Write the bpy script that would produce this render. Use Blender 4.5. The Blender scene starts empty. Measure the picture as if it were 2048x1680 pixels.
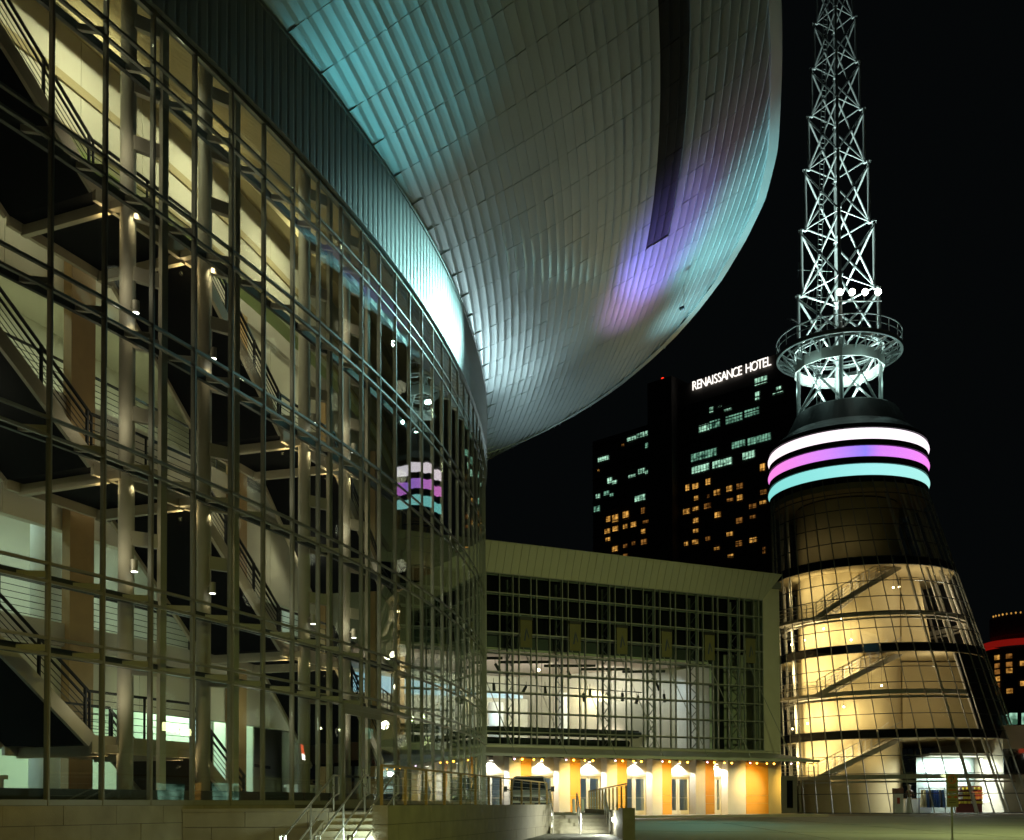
import bpy, bmesh, math, random
from mathutils import Vector, Matrix
random.seed(7)
S = bpy.context.scene
COL = S.collection
rad = math.radians

# ------------------------------------------------------------------ camera
F_PX = 2200.0
pitch = math.atan(F_PX / 80000.0)
roll = math.atan(324.0 / 80000.0)
fwd = Vector((0, math.cos(pitch), math.sin(pitch)))
u0 = Vector((0, -math.sin(pitch), math.cos(pitch)))
r0 = Vector((1, 0, 0))
R_ = math.cos(roll) * r0 - math.sin(roll) * u0
U_ = math.sin(roll) * r0 + math.cos(roll) * u0
EYE = Vector((0, 0, 1.6))
cam_d = bpy.data.cameras.new('camera')
cam = bpy.data.objects.new('camera', cam_d)
COL.objects.link(cam)
m3 = Matrix((R_, U_, -fwd)).transposed()
cam.matrix_world = Matrix.Translation(EYE) @ m3.to_4x4()
cam_d.sensor_fit = 'HORIZONTAL'
cam_d.sensor_width = 36.0
cam_d.lens = 36.0 * F_PX / 2048.0
cam_d.shift_y = (1548.57 - 840.0) / 2048.0
cam_d.clip_start = 0.1
cam_d.clip_end = 3000
S.camera = cam

# ------------------------------------------------------------------ night sky, exposure
w = bpy.data.worlds.new("World")
S.world = w
w.use_nodes = True
bg = w.node_tree.nodes['Background']
bg.inputs['Color'].default_value = (0.0030, 0.0040, 0.0044, 1)
bg.inputs['Strength'].default_value = 0.5
S.view_settings.view_transform = 'Standard'
S.view_settings.look = 'None'
S.view_settings.exposure = 0.0
S.view_settings.gamma = 1.0
S.view_settings.use_curve_mapping = False
cy = S.cycles
cy.use_denoising = True
cy.max_bounces = 8
cy.diffuse_bounces = 3
cy.glossy_bounces = 4
cy.transparent_max_bounces = 24
cy.transmission_bounces = 4
cy.caustics_reflective = False
cy.caustics_refractive = False
cy.sample_clamp_indirect = 4.0
cy.sample_clamp_direct = 0.0
cy.use_light_tree = True

LK = 1.0
def _aim(o, target):
    d = Vector(target) - o.location
    o.rotation_euler = d.to_track_quat('-Z', 'Y').to_euler()
def spot(name, loc, target, watts, color, deg=60, blend=0.6, radius=0.15):
    l = bpy.data.lights.new(name, 'SPOT'); l.energy = watts * LK; l.color = color
    l.spot_size = rad(deg); l.spot_blend = blend; l.shadow_soft_size = radius
    o = bpy.data.objects.new(name, l); COL.objects.link(o); o.location = loc; _aim(o, target); return o
def point(name, loc, watts, color, radius=0.15):
    l = bpy.data.lights.new(name, 'POINT'); l.energy = watts * LK; l.color = color; l.shadow_soft_size = radius
    o = bpy.data.objects.new(name, l); COL.objects.link(o); o.location = loc; return o
def area(name, loc, target, watts, color, sx=1.0, sy=0.3):
    l = bpy.data.lights.new(name, 'AREA'); l.energy = watts * LK; l.color = color
    l.shape = 'RECTANGLE'; l.size = sx; l.size_y = sy
    o = bpy.data.objects.new(name, l); COL.objects.link(o); o.location = loc; _aim(o, target); return o

# plan curve of the glass hall: arc-length s, outward offset d
TH0 = rad(23.5); RR = 84.0; FX0 = -8.3928; FY0 = 25.45
def A(s, d=0.0, z=0.0):
    th = TH0 - s / RR
    x = FX0 + RR * (math.cos(th) - math.cos(TH0)); y = FY0 + RR * (math.sin(TH0) - math.sin(th))
    return Vector((x + d * math.cos(th), y - d * math.sin(th), z))
def Atan(s):
    th = TH0 - s / RR
    return Vector((math.sin(th), math.cos(th), 0))
def Anor(s):
    th = TH0 - s / RR
    return Vector((math.cos(th), -math.sin(th), 0))
# frame of the entrance wing: a along the wall, b inwards
WL = Vector((-1.4, 62.0, 0)); WE = Vector((17.6, 9.0, 0)).normalized(); WN = Vector((-WE.y, WE.x, 0))
def W(a, b=0.0, z=0.0):
    return WL + WE * a + WN * b + Vector((0, 0, z))
# tower: oblique glass cone
TCY = 78.0
TB = Vector((28.0, TCY, 0.85)); TBR = 8.7
TT = Vector((24.05, TCY, 23.3)); TTR = 5.35
def tow(z):
    t = (z - TB.z) / (TT.z - TB.z)
    return TB.lerp(TT, t), TBR + (TTR - TBR) * t
def TP(ang, z, dr=0.0):
    c, r = tow(z)
    return Vector((c.x + (r + dr) * math.cos(ang), c.y + (r + dr) * math.sin(ang), z))

# the tower is modelled at (24, 78) and set up, 1.3 times as large, further down the road
TK = 1.3; T_OLD = Vector((24.0, 78.0, 0.85)); T_NEW = Vector((31.2, 101.4, 0.625))
def TM(x, y, z): return T_NEW + (Vector((x, y, z)) - T_OLD) * TK
# ------------------------------------------------------------------ outdoor and flood lights
SOD = (1.0, 0.82, 0.16)
HAL = (0.72, 1.0, 0.93)
WARM = (1.0, 0.80, 0.45)
# street lamps along the road behind and beside the viewpoint
spot('street_lamp_light', (-2.5, 13, 7.5), (-6.5, 22, 0), 1000, SOD, 120, 1.0, 0.3)
spot('street_lamp_light', (6.2, 19.5, 8.5), (5, 30, 0), 1500, (0.80, 0.95, 0.20), 140, 1.0, 0.3)
spot('street_lamp_light', (21, 38, 9), (16, 50, 0), 8000, (0.86, 1.0, 0.36), 130, 1.0, 0.3)
spot('street_lamp_light', (24, 22, 8.5), (7, 64, 15.4), 4300, (0.95, 0.95, 0.30), 34, 1.0, 0.3)  # added spot, aimed up, giving the parapet an olive city glow
# metal halide floods on the mast platform, aimed at the arena roof
FLX = ((22.75, 1.0), (23.6, 1.0), (24.5, 1.0), (25.4, 1.4))
for x, k in FLX:
    spot('mast_flood_light', TM(x, 74.8, 36.75), A(12.0 + 3.2 * (x - 22.7), 0.1, 22.3), 30000 * k, (0.45, 1.0, 0.95), 11, 1.0, 0.18)
# unseen spot added at the drum cap to brighten the rim of the overhang
spot('drum_rim_helper', TM(20.3, 73.2, 30.2), A(32.5, 12.0, 29.0), 5000, (0.50, 1.0, 1.0), 22, 0.8, 0.2)
spot('rim_wash_helper', W(11.5, 1.0, 16.6), A(28.0, 12.9, 29.4), 60000, (0.42, 0.98, 1.0), 20, 0.9, 0.8)  # added, unseen behind the wing parapet, to brighten the rim edge
# unseen spots added for cyan on the rim and imitated drum-ring colours
spot('rim_wash_helper', W(10.5, 1.0, 16.6), A(34.0, 12.0, 28.9), 26000, (0.50, 0.98, 1.0), 22, 1.0, 0.8)
spot('blue_wash_helper', W(15.0, 0.8, 16.8), A(26.6, 9.0, 28.0), 40000, (0.25, 0.22, 1.0), 15, 1.0, 0.5)  # added blue wash imitating the drum-ring glow on the soffit
for s_, e_ in ((13.5, 11000), (16.0, 60000), (20.0, 26000)):
    spot('fascia_wash_helper', A(31.6, 10.3, 27.0), A(s_, 0.1, 21.1), e_, (0.50, 1.0, 0.96), 18, 1.0, 0.12)  # added under the overhang to give the fascia its bright patch
spot('pink_wash_helper', W(14.2, 0.8, 16.8), A(29.8, 8.0, 27.3), 9000, (0.80, 0.36, 0.95), 15, 1.0, 0.9)  # added pink wash, likewise imitating the glow of the rings
spot('pink_wash_helper', W(16.0, 0.8, 16.8), A(23.8, 11.0, 29.2), 9000, (0.9, 0.34, 0.62), 13, 1.0, 0.9)
# ------------------------------------------------------------------ materials
def mat(name, base=(0.5, 0.5, 0.5), rough=0.5, metal=0.0, noise=0.0, scale=4.0, bump=0.0, bscale=40.0, spec=0.5, detail=4):
    m = bpy.data.materials.new(name); m.use_nodes = True
    nt = m.node_tree; p = nt.nodes['Principled BSDF']
    p.inputs['Base Color'].default_value = (*base, 1)
    p.inputs['Roughness'].default_value = rough
    p.inputs['Metallic'].default_value = metal
    p.inputs['Specular IOR Level'].default_value = spec
    tc = nt.nodes.new('ShaderNodeTexCoord')
    if noise > 0:
        n = nt.nodes.new('ShaderNodeTexNoise'); n.inputs['Scale'].default_value = scale; n.inputs['Detail'].default_value = detail
        nt.links.new(tc.outputs['Object'], n.inputs['Vector'])
        r = nt.nodes.new('ShaderNodeMapRange'); r.inputs[3].default_value = 1 - noise; r.inputs[4].default_value = 1 + noise
        nt.links.new(n.outputs['Fac'], r.inputs[0])
        h = nt.nodes.new('ShaderNodeVectorMath'); h.operation = 'SCALE'
        h.inputs[0].default_value = base
        nt.links.new(r.outputs[0], h.inputs['Scale'])
        nt.links.new(h.outputs[0], p.inputs['Base Color'])
        r2 = nt.nodes.new('ShaderNodeMapRange'); r2.inputs[3].default_value = max(0, rough - 0.12 * min(1, noise * 3)); r2.inputs[4].default_value = min(1, rough + 0.12 * min(1, noise * 3))
        nt.links.new(n.outputs['Fac'], r2.inputs[0]); nt.links.new(r2.outputs[0], p.inputs['Roughness'])
    if bump > 0:
        b = nt.nodes.new('ShaderNodeTexNoise'); b.inputs['Scale'].default_value = bscale; b.inputs['Detail'].default_value = 6
        nt.links.new(tc.outputs['Object'], b.inputs['Vector'])
        bn = nt.nodes.new('ShaderNodeBump'); bn.inputs['Strength'].default_value = bump; bn.inputs['Distance'].default_value = 0.02
        nt.links.new(b.outputs['Fac'], bn.inputs['Height']); nt.links.new(bn.outputs[0], p.inputs['Normal'])
    return m
def emit(name, color, strength):
    m = bpy.data.materials.new(name); m.use_nodes = True
    nt = m.node_tree; p = nt.nodes['Principled BSDF']
    p.inputs['Base Color'].default_value = (0.6, 0.6, 0.6, 1)
    p.inputs['Emission Color'].default_value = (*color, 1); p.inputs['Emission Strength'].default_value = strength
    return m
def glass(name, tint, base=0.05, wav=0.0, wscale=0.7, rough=0.0):
    m = bpy.data.materials.new(name); m.use_nodes = True
    nt = m.node_tree; nt.nodes.remove(nt.nodes['Principled BSDF'])
    out = nt.nodes['Material Output']
    tr = nt.nodes.new('ShaderNodeBsdfTransparent'); tr.inputs[0].default_value = (*tint, 1)
    gl = nt.nodes.new('ShaderNodeBsdfGlossy'); gl.inputs['Roughness'].default_value = rough; gl.inputs['Color'].default_value = (0.95, 1, 0.98, 1)
    ge = nt.nodes.new('ShaderNodeNewGeometry')
    dt = nt.nodes.new('ShaderNodeVectorMath'); dt.operation = 'DOT_PRODUCT'
    nt.links.new(ge.outputs['Incoming'], dt.inputs[0]); nt.links.new(ge.outputs['Normal'], dt.inputs[1])
    def mth(op, a, b=None):
        n = nt.nodes.new('ShaderNodeMath'); n.operation = op
        if hasattr(a, 'links'): nt.links.new(a, n.inputs[0])
        else: n.inputs[0].default_value = a
        if b is not None:
            if hasattr(b, 'links'): nt.links.new(b, n.inputs[1])
            else: n.inputs[1].default_value = b
        return n.outputs[0]
    c = mth('ABSOLUTE', dt.outputs['Value'])
    f = mth('POWER', mth('SUBTRACT', 1.0, c), 5.0)
    fr = mth('ADD', base, mth('MULTIPLY', f, 1 - base))
    mx = nt.nodes.new('ShaderNodeMixShader')
    nt.links.new(fr, mx.inputs[0]); nt.links.new(tr.outputs[0], mx.inputs[1]); nt.links.new(gl.outputs[0], mx.inputs[2])
    nt.links.new(mx.outputs[0], out.inputs['Surface'])
    if wav > 0:
        tc = nt.nodes.new('ShaderNodeTexCoord')
        n = nt.nodes.new('ShaderNodeTexNoise'); n.inputs['Scale'].default_value = wscale; n.inputs['Detail'].default_value = 1
        nt.links.new(tc.outputs['Object'], n.inputs['Vector'])
        b = nt.nodes.new('ShaderNodeBump'); b.inputs['Strength'].default_value = 1.0; b.inputs['Distance'].default_value = wav
        nt.links.new(n.outputs['Fac'], b.inputs['Height']); nt.links.new(b.outputs[0], gl.inputs['Normal'])
    return m
M = {}
M['glass'] = glass('hall_glass', (0.93, 0.97, 0.95), 0.085, 0.006, 0.55)
M['glass_far'] = glass('wing_glass', (0.90, 0.95, 0.94), 0.04)
M['glass_tower'] = glass('tower_glass', (0.94, 0.96, 0.95), 0.04, 0.004, 0.7)
M['spandrel'] = mat('dark_spandrel_glass', (0.012, 0.016, 0.018), 0.06, 0, 0, spec=0.6)
M['alu'] = mat('mullion_aluminium', (0.26, 0.26, 0.23), 0.5, 0.2, 0.12, 3)
M['alu_dark'] = mat('dark_painted_steel', (0.06, 0.065, 0.065), 0.5, 0.2, 0.1, 3)
M['soffit'] = mat('zinc_soffit_metal', (0.47, 0.55, 0.57), 0.40, 0.62, 0.10, 0.6, 0.02, 3.0)
M['vent'] = mat('dark_vent_louvre', (0.010, 0.012, 0.011), 0.6, 0.0, 0.1, 2, spec=0.25)
M['under'] = mat('shade_black', (0.007, 0.007, 0.008), 0.8, 0, spec=0.1)  # near-black keeps the unlit undersides dark: shade put into the colour
M['fascia'] = mat('ribbed_fascia_metal', (0.50, 0.54, 0.54), 0.40, 0.40, 0.08, 0.7)
M['roof'] = mat('roof_membrane', (0.16, 0.16, 0.16), 0.8, 0, 0.2, 1)
M['stone'] = mat('limestone_blocks', (0.28, 0.25, 0.19), 0.75, 0, 0.40, 1.8, 0.3, 40, detail=10)
M['mortar'] = mat('joint_mortar', (0.10, 0.09, 0.075), 0.9)
M['conc'] = mat('pale_concrete', (0.50, 0.45, 0.36), 0.8, 0, 0.12, 1.5, 0.1, 30)
M['plaster'] = mat('painted_plaster_wall', (0.62, 0.58, 0.46), 0.85, 0, 0.05, 0.8)
M['white'] = mat('white_painted_surface', (0.78, 0.78, 0.74), 0.6, 0, 0.04, 1)
M['wood'] = mat('maple_wood_panel', (0.40, 0.26, 0.12), 0.5, 0, 0.2, 3)
M['ceil'] = mat('olive_ceiling_board', (0.40, 0.33, 0.18), 0.8, 0, 0.08, 1)
M['steel'] = mat('pale_painted_steel', (0.50, 0.46, 0.38), 0.65, 0.0, 0.08, 2)
M['stairsteel'] = mat('stair_painted_steel', (0.46, 0.40, 0.30), 0.5, 0.1, 0.08, 2)
M['black'] = mat('black_painted_steel', (0.015, 0.015, 0.016), 0.5)
M['stainless'] = mat('stainless_handrail', (0.62, 0.60, 0.55), 0.28, 0.85, 0.06, 8)
M['bronze'] = mat('painted_railing_steel', (0.36, 0.25, 0.10), 0.5, 0.2, 0.1, 6)
M['floor'] = mat('terrazzo_floor', (0.14, 0.135, 0.12), 0.4, 0, 0.15, 8)
M['asphalt'] = mat('street_asphalt', (0.17, 0.17, 0.145), 0.7, 0, 0.45, 0.35, 0.3, 14, detail=9)
M['paving'] = mat('plaza_concrete_paving', (0.36, 0.32, 0.26), 0.75, 0, 0.2, 1.3, 0.15, 40)
M['orange'] = mat('ochre_painted_panel', (0.66, 0.32, 0.04), 0.6, 0, 0.1, 2)
M['pier'] = mat('white_precast_panel', (0.62, 0.60, 0.54), 0.7, 0, 0.08, 2, 0.05, 20)
M['parapet'] = mat('ribbed_parapet_metal', (0.42, 0.40, 0.32), 0.55, 0.2, 0.1, 1)
M['lampcan'] = mat('lamp_housing', (0.45, 0.42, 0.36), 0.5, 0.3)
M['drum'] = mat('dark_drum_cladding', (0.055, 0.06, 0.06), 0.55, 0.2, 0.1, 1)
M['lattice'] = mat('galvanised_mast_steel', (0.50, 0.53, 0.52), 0.42, 0.35, 0.1, 2)
M['core'] = mat('core_concrete_wall', (0.52, 0.42, 0.23), 0.8, 0, 0.10, 0.9, 0.05, 20)
M['hotel'] = mat('hotel_dark_concrete', (0.10, 0.09, 0.08), 0.85, 0, 0.1, 0.3)
M['rubber'] = mat('black_rubber', (0.02, 0.02, 0.02), 0.8)
M['carpaint'] = mat('silver_van_paint', (0.42, 0.44, 0.45), 0.3, 0.4, 0.03, 2)
M['carglass'] = mat('dark_van_glass', (0.01, 0.012, 0.013), 0.05, 0, 0, spec=0.7)
M['chrome'] = mat('chrome_trim', (0.6, 0.6, 0.6), 0.15, 1.0)
M['signwhite'] = mat('sign_enamel', (0.24, 0.20, 0.13), 0.5, 0, 0.06, 8)
M['red'] = mat('sign_red_print', (0.45, 0.06, 0.03), 0.5)
M['blackp'] = mat('sign_black_print', (0.03, 0.03, 0.03), 0.5)
M['banner'] = mat('olive_banner_cloth', (0.13, 0.115, 0.05), 0.9, 0, 0.12, 4)
M['bannermark'] = mat('banner_print_navy', (0.04, 0.05, 0.09), 0.9)
M['blue'] = mat('blue_denim_cloth', (0.05, 0.12, 0.35), 0.9)
M['ochre'] = mat('cream_cloth', (0.6, 0.55, 0.4), 0.9)
M['skin'] = mat('mannequin_plastic', (0.6, 0.5, 0.4), 0.5)
# glowing things
E = {}
E['white'] = emit('downlight_glow', (1.0, 0.95, 0.82), 9.0)
E['fluor'] = emit('fluorescent_glow', (0.70, 1.0, 0.62), 5.0)
E['amber'] = emit('amber_lamp_glow', (1.0, 0.45, 0.04), 14.0)
E['pink'] = emit('pink_lamp_glow', (1.0, 0.65, 0.95), 10.0)
E['halide'] = emit('halide_lamp_glow', (0.85, 1.0, 0.95), 90.0)
E['halidew'] = emit('warm_halide_lamp_glow', (1.0, 0.97, 0.80), 70.0)
E['bulb'] = emit('pendant_bulb_glow', (1.0, 0.78, 0.40), 14.0)
E['red'] = emit('red_beacon_glow', (1.0, 0.03, 0.01), 1.6)
E['neonred'] = emit('red_roof_band_glow', (0.9, 0.02, 0.01), 0.18)
E['sign'] = emit('sign_letter_glow', (1.0, 0.93, 0.85), 1.5)
E['steplamp'] = emit('step_lamp_glow', (0.95, 1.0, 0.80), 60.0)
E['blue'] = emit('blue_cove_glow', (0.22, 0.55, 0.72), 0.75)
def glow_var(name, c1, c2, s1, s2, scale, zsc=1.0):
    m = bpy.data.materials.new(name); m.use_nodes = True
    nt = m.node_tree; p = nt.nodes['Principled BSDF']
    p.inputs['Base Color'].default_value = (0.02, 0.02, 0.02, 1); p.inputs['Roughness'].default_value = 0.3
    tc = nt.nodes.new('ShaderNodeTexCoord'); mp = nt.nodes.new('ShaderNodeMapping'); mp.inputs['Scale'].default_value = (1, 1, zsc)
    nt.links.new(tc.outputs['Object'], mp.inputs[0])
    n = nt.nodes.new('ShaderNodeTexNoise'); n.inputs['Scale'].default_value = scale; n.inputs['Detail'].default_value = 3
    nt.links.new(mp.outputs[0], n.inputs['Vector'])
    cr = nt.nodes.new('ShaderNodeValToRGB')
    cr.color_ramp.elements[0].position = 0.35; cr.color_ramp.elements[0].color = (*[c * s1 for c in c1], 1)
    cr.color_ramp.elements[1].position = 0.68; cr.color_ramp.elements[1].color = (*[c * s2 for c in c2], 1)
    nt.links.new(n.outputs['Fac'], cr.inputs[0])
    nt.links.new(cr.outputs[0], p.inputs['Emission Color']); p.inputs['Emission Strength'].default_value = 1.0
    return m
E['office'] = glow_var('office_window_glow', (0.10, 0.30, 0.18), (0.55, 1.0, 0.72), 0.35, 1.1, 0.9)
E['office2'] = glow_var('dim_office_window_glow', (0.06, 0.20, 0.13), (0.35, 0.8, 0.55), 0.25, 0.7, 0.9)
E['room'] = glow_var('hotel_room_glow', (0.55, 0.22, 0.03), (1.0, 0.50, 0.10), 0.25, 1.0, 0.8)
E['room2'] = glow_var('dim_hotel_room_glow', (0.35, 0.12, 0.02), (0.7, 0.30, 0.06), 0.12, 0.5, 0.8)
# luminous bands: colour runs round the drum
def band_mat(name, stops, strength):
    m = bpy.data.materials.new(name); m.use_nodes = True
    nt = m.node_tree; p = nt.nodes['Principled BSDF']
    p.inputs['Base Color'].default_value = (0.5, 0.5, 0.5, 1); p.inputs['Roughness'].default_value = 0.3
    tc = nt.nodes.new('ShaderNodeTexCoord'); sx = nt.nodes.new('ShaderNodeSeparateXYZ')
    nt.links.new(tc.outputs['Object'], sx.inputs[0])
    mr = nt.nodes.new('ShaderNodeMapRange'); mr.inputs[1].default_value = -5.5; mr.inputs[2].default_value = 5.5
    nt.links.new(sx.outputs[0], mr.inputs[0])
    cr = nt.nodes.new('ShaderNodeValToRGB')
    els = cr.color_ramp.elements
    while len(els) < len(stops): els.new(0.5)
    for e_, (pos, c) in zip(els, stops): e_.position = pos; e_.color = (*c, 1)
    nt.links.new(mr.outputs[0], cr.inputs[0])
    nt.links.new(cr.outputs[0], p.inputs['Emission Color']); p.inputs['Emission Strength'].default_value = strength
    return m
E['band0'] = band_mat('white_pink_band_glow', [(0.0, (1, 0.80, 0.88)), (0.5, (1, 0.90, 0.98)), (1.0, (1, 0.82, 0.95))], 1.4)
E['band1'] = band_mat('purple_band_glow', [(0.0, (0.85, 0.22, 0.70)), (0.25, (0.60, 0.22, 0.85)), (0.46, (0.26, 0.20, 0.85)), (0.55, (0.62, 0.20, 0.85)), (1.0, (0.90, 0.24, 0.80))], 1.2)
E['band2'] = band_mat('cyan_band_glow', [(0.0, (0.22, 0.70, 0.66)), (0.5, (0.34, 0.82, 0.80)), (1.0, (0.40, 0.85, 0.78))], 1.1)

# ------------------------------------------------------------------ mesh builder
ORG = {}
class MB:
    def __init__(self): self.v = []; self.f = []
    def add(self, vs, fs):
        o = len(self.v); self.v += [tuple(p) for p in vs]; self.f += [tuple(i + o for i in q) for q in fs]; return self
    def hexa(self, b, t):      # b, t: four corners each, counter-clockwise seen from the t side
        return self.add(list(b) + list(t), [(3, 2, 1, 0), (4, 5, 6, 7), (0, 1, 5, 4), (1, 2, 6, 5), (2, 3, 7, 6), (3, 0, 4, 7)])
    def box(self, c, sx, sy, sz, rz=0.0):  # c: centre of the bottom face
        c = Vector(c); ca, sa = math.cos(rz), math.sin(rz)
        q = []
        for dx, dy in ((-1, -1), (1, -1), (1, 1), (-1, 1)):
            x, y = dx * sx / 2, dy * sy / 2
            q.append(Vector((c.x + x * ca - y * sa, c.y + x * sa + y * ca, c.z)))
        return self.hexa(q, [p + Vector((0, 0, sz)) for p in q])
    def bar(self, p, q, w, h=None, up=(0, 0, 1)):   # rectangular bar p->q, w across, h along up
        h = w if h is None else h
        p = Vector(p); q = Vector(q); d = (q - p)
        if d.length < 1e-6: return self
        d.normalize(); up = Vector(up)
        if abs(d.dot(up)) > 0.995: up = Vector((1, 0, 0)) if abs(d.x) < 0.9 else Vector((0, 1, 0))
        s = d.cross(up).normalized(); t = s.cross(d).normalized()
        c = [(-1, -1), (1, -1), (1, 1), (-1, 1)]
        return self.hexa([p + s * (a * w / 2) + t * (b * h / 2) for a, b in c][::-1], [q + s * (a * w / 2) + t * (b * h / 2) for a, b in c][::-1])
    def tube(self, p, q, r, n=8, r2=None, cap=True):
        p = Vector(p); q = Vector(q); d = q - p
        if d.length < 1e-6: return self
        d.normalize(); r2 = r if r2 is None else r2
        up = Vector((0, 0, 1)) if abs(d.z) < 0.95 else Vector((1, 0, 0))
        s = d.cross(up).normalized(); t = s.cross(d).normalized()
        vs = []
        for c, rr in ((p, r), (q, r2)):
            for i in range(n):
                a = 2 * math.pi * i / n
                vs.append(c + s * (rr * math.cos(a)) + t * (rr * math.sin(a)))
        fs = [(i, (i + 1) % n, n + (i + 1) % n, n + i) for i in range(n)]
        if cap: fs += [tuple(range(n))[::-1], tuple(range(n, 2 * n))]
        return self.add(vs, fs)
    def path(self, pts, r, n=8):
        for a, b in zip(pts, pts[1:]): self.tube(a, b, r, n)
        return self
    def prism(self, poly, z0, z1):
        n = len(poly)
        vs = [(x, y, z0) for x, y in poly] + [(x, y, z1) for x, y in poly]
        return self.add(vs, [tuple(range(n))[::-1], tuple(range(n, 2 * n))] + [(i, (i + 1) % n, n + (i + 1) % n, n + i) for i in range(n)])
    def lathe(self, c, prof, n=48, a0=0.0, a1=2 * math.pi):  # prof: (r, z) list
        c = Vector(c); full = abs(a1 - a0 - 2 * math.pi) < 1e-6
        k = n if full else n + 1
        vs = []
        for r, z in prof:
            for i in range(k):
                a = a0 + (a1 - a0) * i / n
                vs.append((c.x + r * math.cos(a), c.y + r * math.sin(a), z))
        fs = []
        for j in range(len(prof) - 1):
            for i in range(n):
                i2 = (i + 1) % k
                fs.append((j * k + i, j * k + i2, (j + 1) * k + i2, (j + 1) * k + i))
        return self.add(vs, fs)
    def build(self, name, m, parent=None, smooth=False, label=None, kind=None, fix=True):
        off = ORG.get(parent, Vector((0, 0, 0))) if parent else Vector((0, 0, 0))
        me = bpy.data.meshes.new(name)
        me.from_pydata([(x - off.x, y - off.y, z - off.z) for x, y, z in self.v], [], self.f)
        me.materials.append(m)
        if fix:
            b = bmesh.new(); b.from_mesh(me); bmesh.ops.recalc_face_normals(b, faces=b.faces); b.to_mesh(me); b.free()
        if smooth:
            for p in me.polygons: p.use_smooth = True
        o = bpy.data.objects.new(name, me); COL.objects.link(o)
        if parent: o.parent = parent; ORG[o] = off
        if label: o['label'] = label
        if kind: o['kind'] = kind
        return o
def thing(name, loc, label, cat, group=None):
    o = bpy.data.objects.new(name, None); o.empty_display_size = 0.3; COL.objects.link(o); o.location = loc
    o['label'] = label; o['category'] = cat
    if group: o['group'] = group
    ORG[o] = Vector(loc); return o
def part_empty(name, parent):
    o = bpy.data.objects.new(name, None); COL.objects.link(o); o.parent = parent; ORG[o] = ORG[parent]; return o
def tag(o, label, cat, group=None):
    o['label'] = label; o['category'] = cat
    if group: o['group'] = group
    return o
def copy_tree(o, loc, label):
    c = o.copy(); COL.objects.link(c); c.location = loc; c['label'] = label
    for ch in o.children:
        d = ch.copy(); COL.objects.link(d); d.parent = c
        for g in ch.children:
            e2 = g.copy(); COL.objects.link(e2); e2.parent = d
    return c
def textmesh(txt, size, extrude=0.0):
    cu = bpy.data.curves.new('letter_outline', 'FONT'); cu.body = txt; cu.size = size; cu.extrude = extrude; cu.align_x = 'CENTER'; cu.resolution_u = 4; cu.offset = -0.03 * size / 3.3 if size > 1 else 0
    o = bpy.data.objects.new('letter_outline', cu); COL.objects.link(o)
    bpy.context.view_layer.update()
    me = bpy.data.meshes.new_from_object(o.evaluated_get(bpy.context.evaluated_depsgraph_get()))
    bpy.data.objects.remove(o); return me
UP = Vector((0, 0, 1))
# ------------------------------------------------------------------ ground
def street_z(y):
    return 0.0 if y < 24 else 0.02 * (y - 24) if y < 64 else max(0.58, 0.80 - 0.0085 * (y - 64))
g = MB()
xs = [-400, -60, -20, 0, 20, 60, 400]
ys = [-300, 0, 24, 34, 44, 54, 64, 90, 300, 1500]
for i in range(len(xs)):
    pass
vs = [(x, y, street_z(y)) for y in ys for x in xs]
n = len(xs)
g.add(vs, [(j * n + i, j * n + i + 1, (j + 1) * n + i + 1, (j + 1) * n + i) for j in range(len(ys) - 1) for i in range(n - 1)])
g.build('street', M['asphalt'], kind='structure')
# plaza in front of the entrance wing and kerb strip along it
def slab(name, poly, z0, z1, m):
    o = MB().prism(poly, z0, z1).build(name, m, kind='structure'); return o
pw = [W(-14, 0.8), W(4.6, 0.8), W(21.4, 0.8)]
slab('plaza', [(-14, 46.0), (4.0, 46.0), (4.2, 60.2), (4.6, 63.0), W(4.6, 2.5)[:2], W(-14, 2.5)[:2]], 0.0, 1.15, M['paving'])
slab('pavement', [(4.65, 63.0), W(6.0, -2.6)[:2], W(21.4, -2.6)[:2], (19.8, 68.9), (18.6, 73.4), W(21.0, 2.5)[:2], W(4.7, 2.5)[:2]], 0.0, 0.93, M['paving'])

slab('tower_apron', [(36.4 + 14.2 * math.cos(2 * math.pi * j / 48), 101.4 + 14.2 * math.sin(2 * math.pi * j / 48)) for j in range(48)], 0.0, 0.70, M['paving'])
for (xa, ya, xb, yb) in ((4.8, 47.0, 24.0, 41.0), (6.0, 56.0, 34.0, 47.5), (14.0, 66.0, 19.0, 36.0), (10.2, 64.0, 11.5, 40.0), (24.0, 76.0, 31.0, 44.0)):
    mb = MB(); n_ = 12
    for j in range(n_):
        a_, b_ = (xa + (xb - xa) * j / n_, ya + (yb - ya) * j / n_), (xa + (xb - xa) * (j + 1) / n_, ya + (yb - ya) * (j + 1) / n_)
        mb.bar((*a_, street_z(a_[1]) - 0.004), (*b_, street_z(b_[1]) - 0.004), 0.05, 0.02)
    mb.build('street_joint', M['mortar'], kind='structure')

# ------------------------------------------------------------------ glass hall (arena)
hall = thing('glass_hall', (-9.5, 30.0, 0.0), 'tall curved glass arena lobby with lit staircases under a sweeping metal roof overhang', 'arena')
BAY = 1.495
def ms(i): return (i - 4) * BAY + 0.05
I0, I1 = 0, 33
SILL = 1.62
ZR = [0, 3.14, 3.48, 4.66, 5.04, 7.72, 8.10, 10.84, 11.26, 14.04, 14.46, 17.18, 17.59, 18.8]
ZA = [SILL + z * 0.9989 for z in ZR]
DOORI = (10, 11)      # bays of the double door
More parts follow.
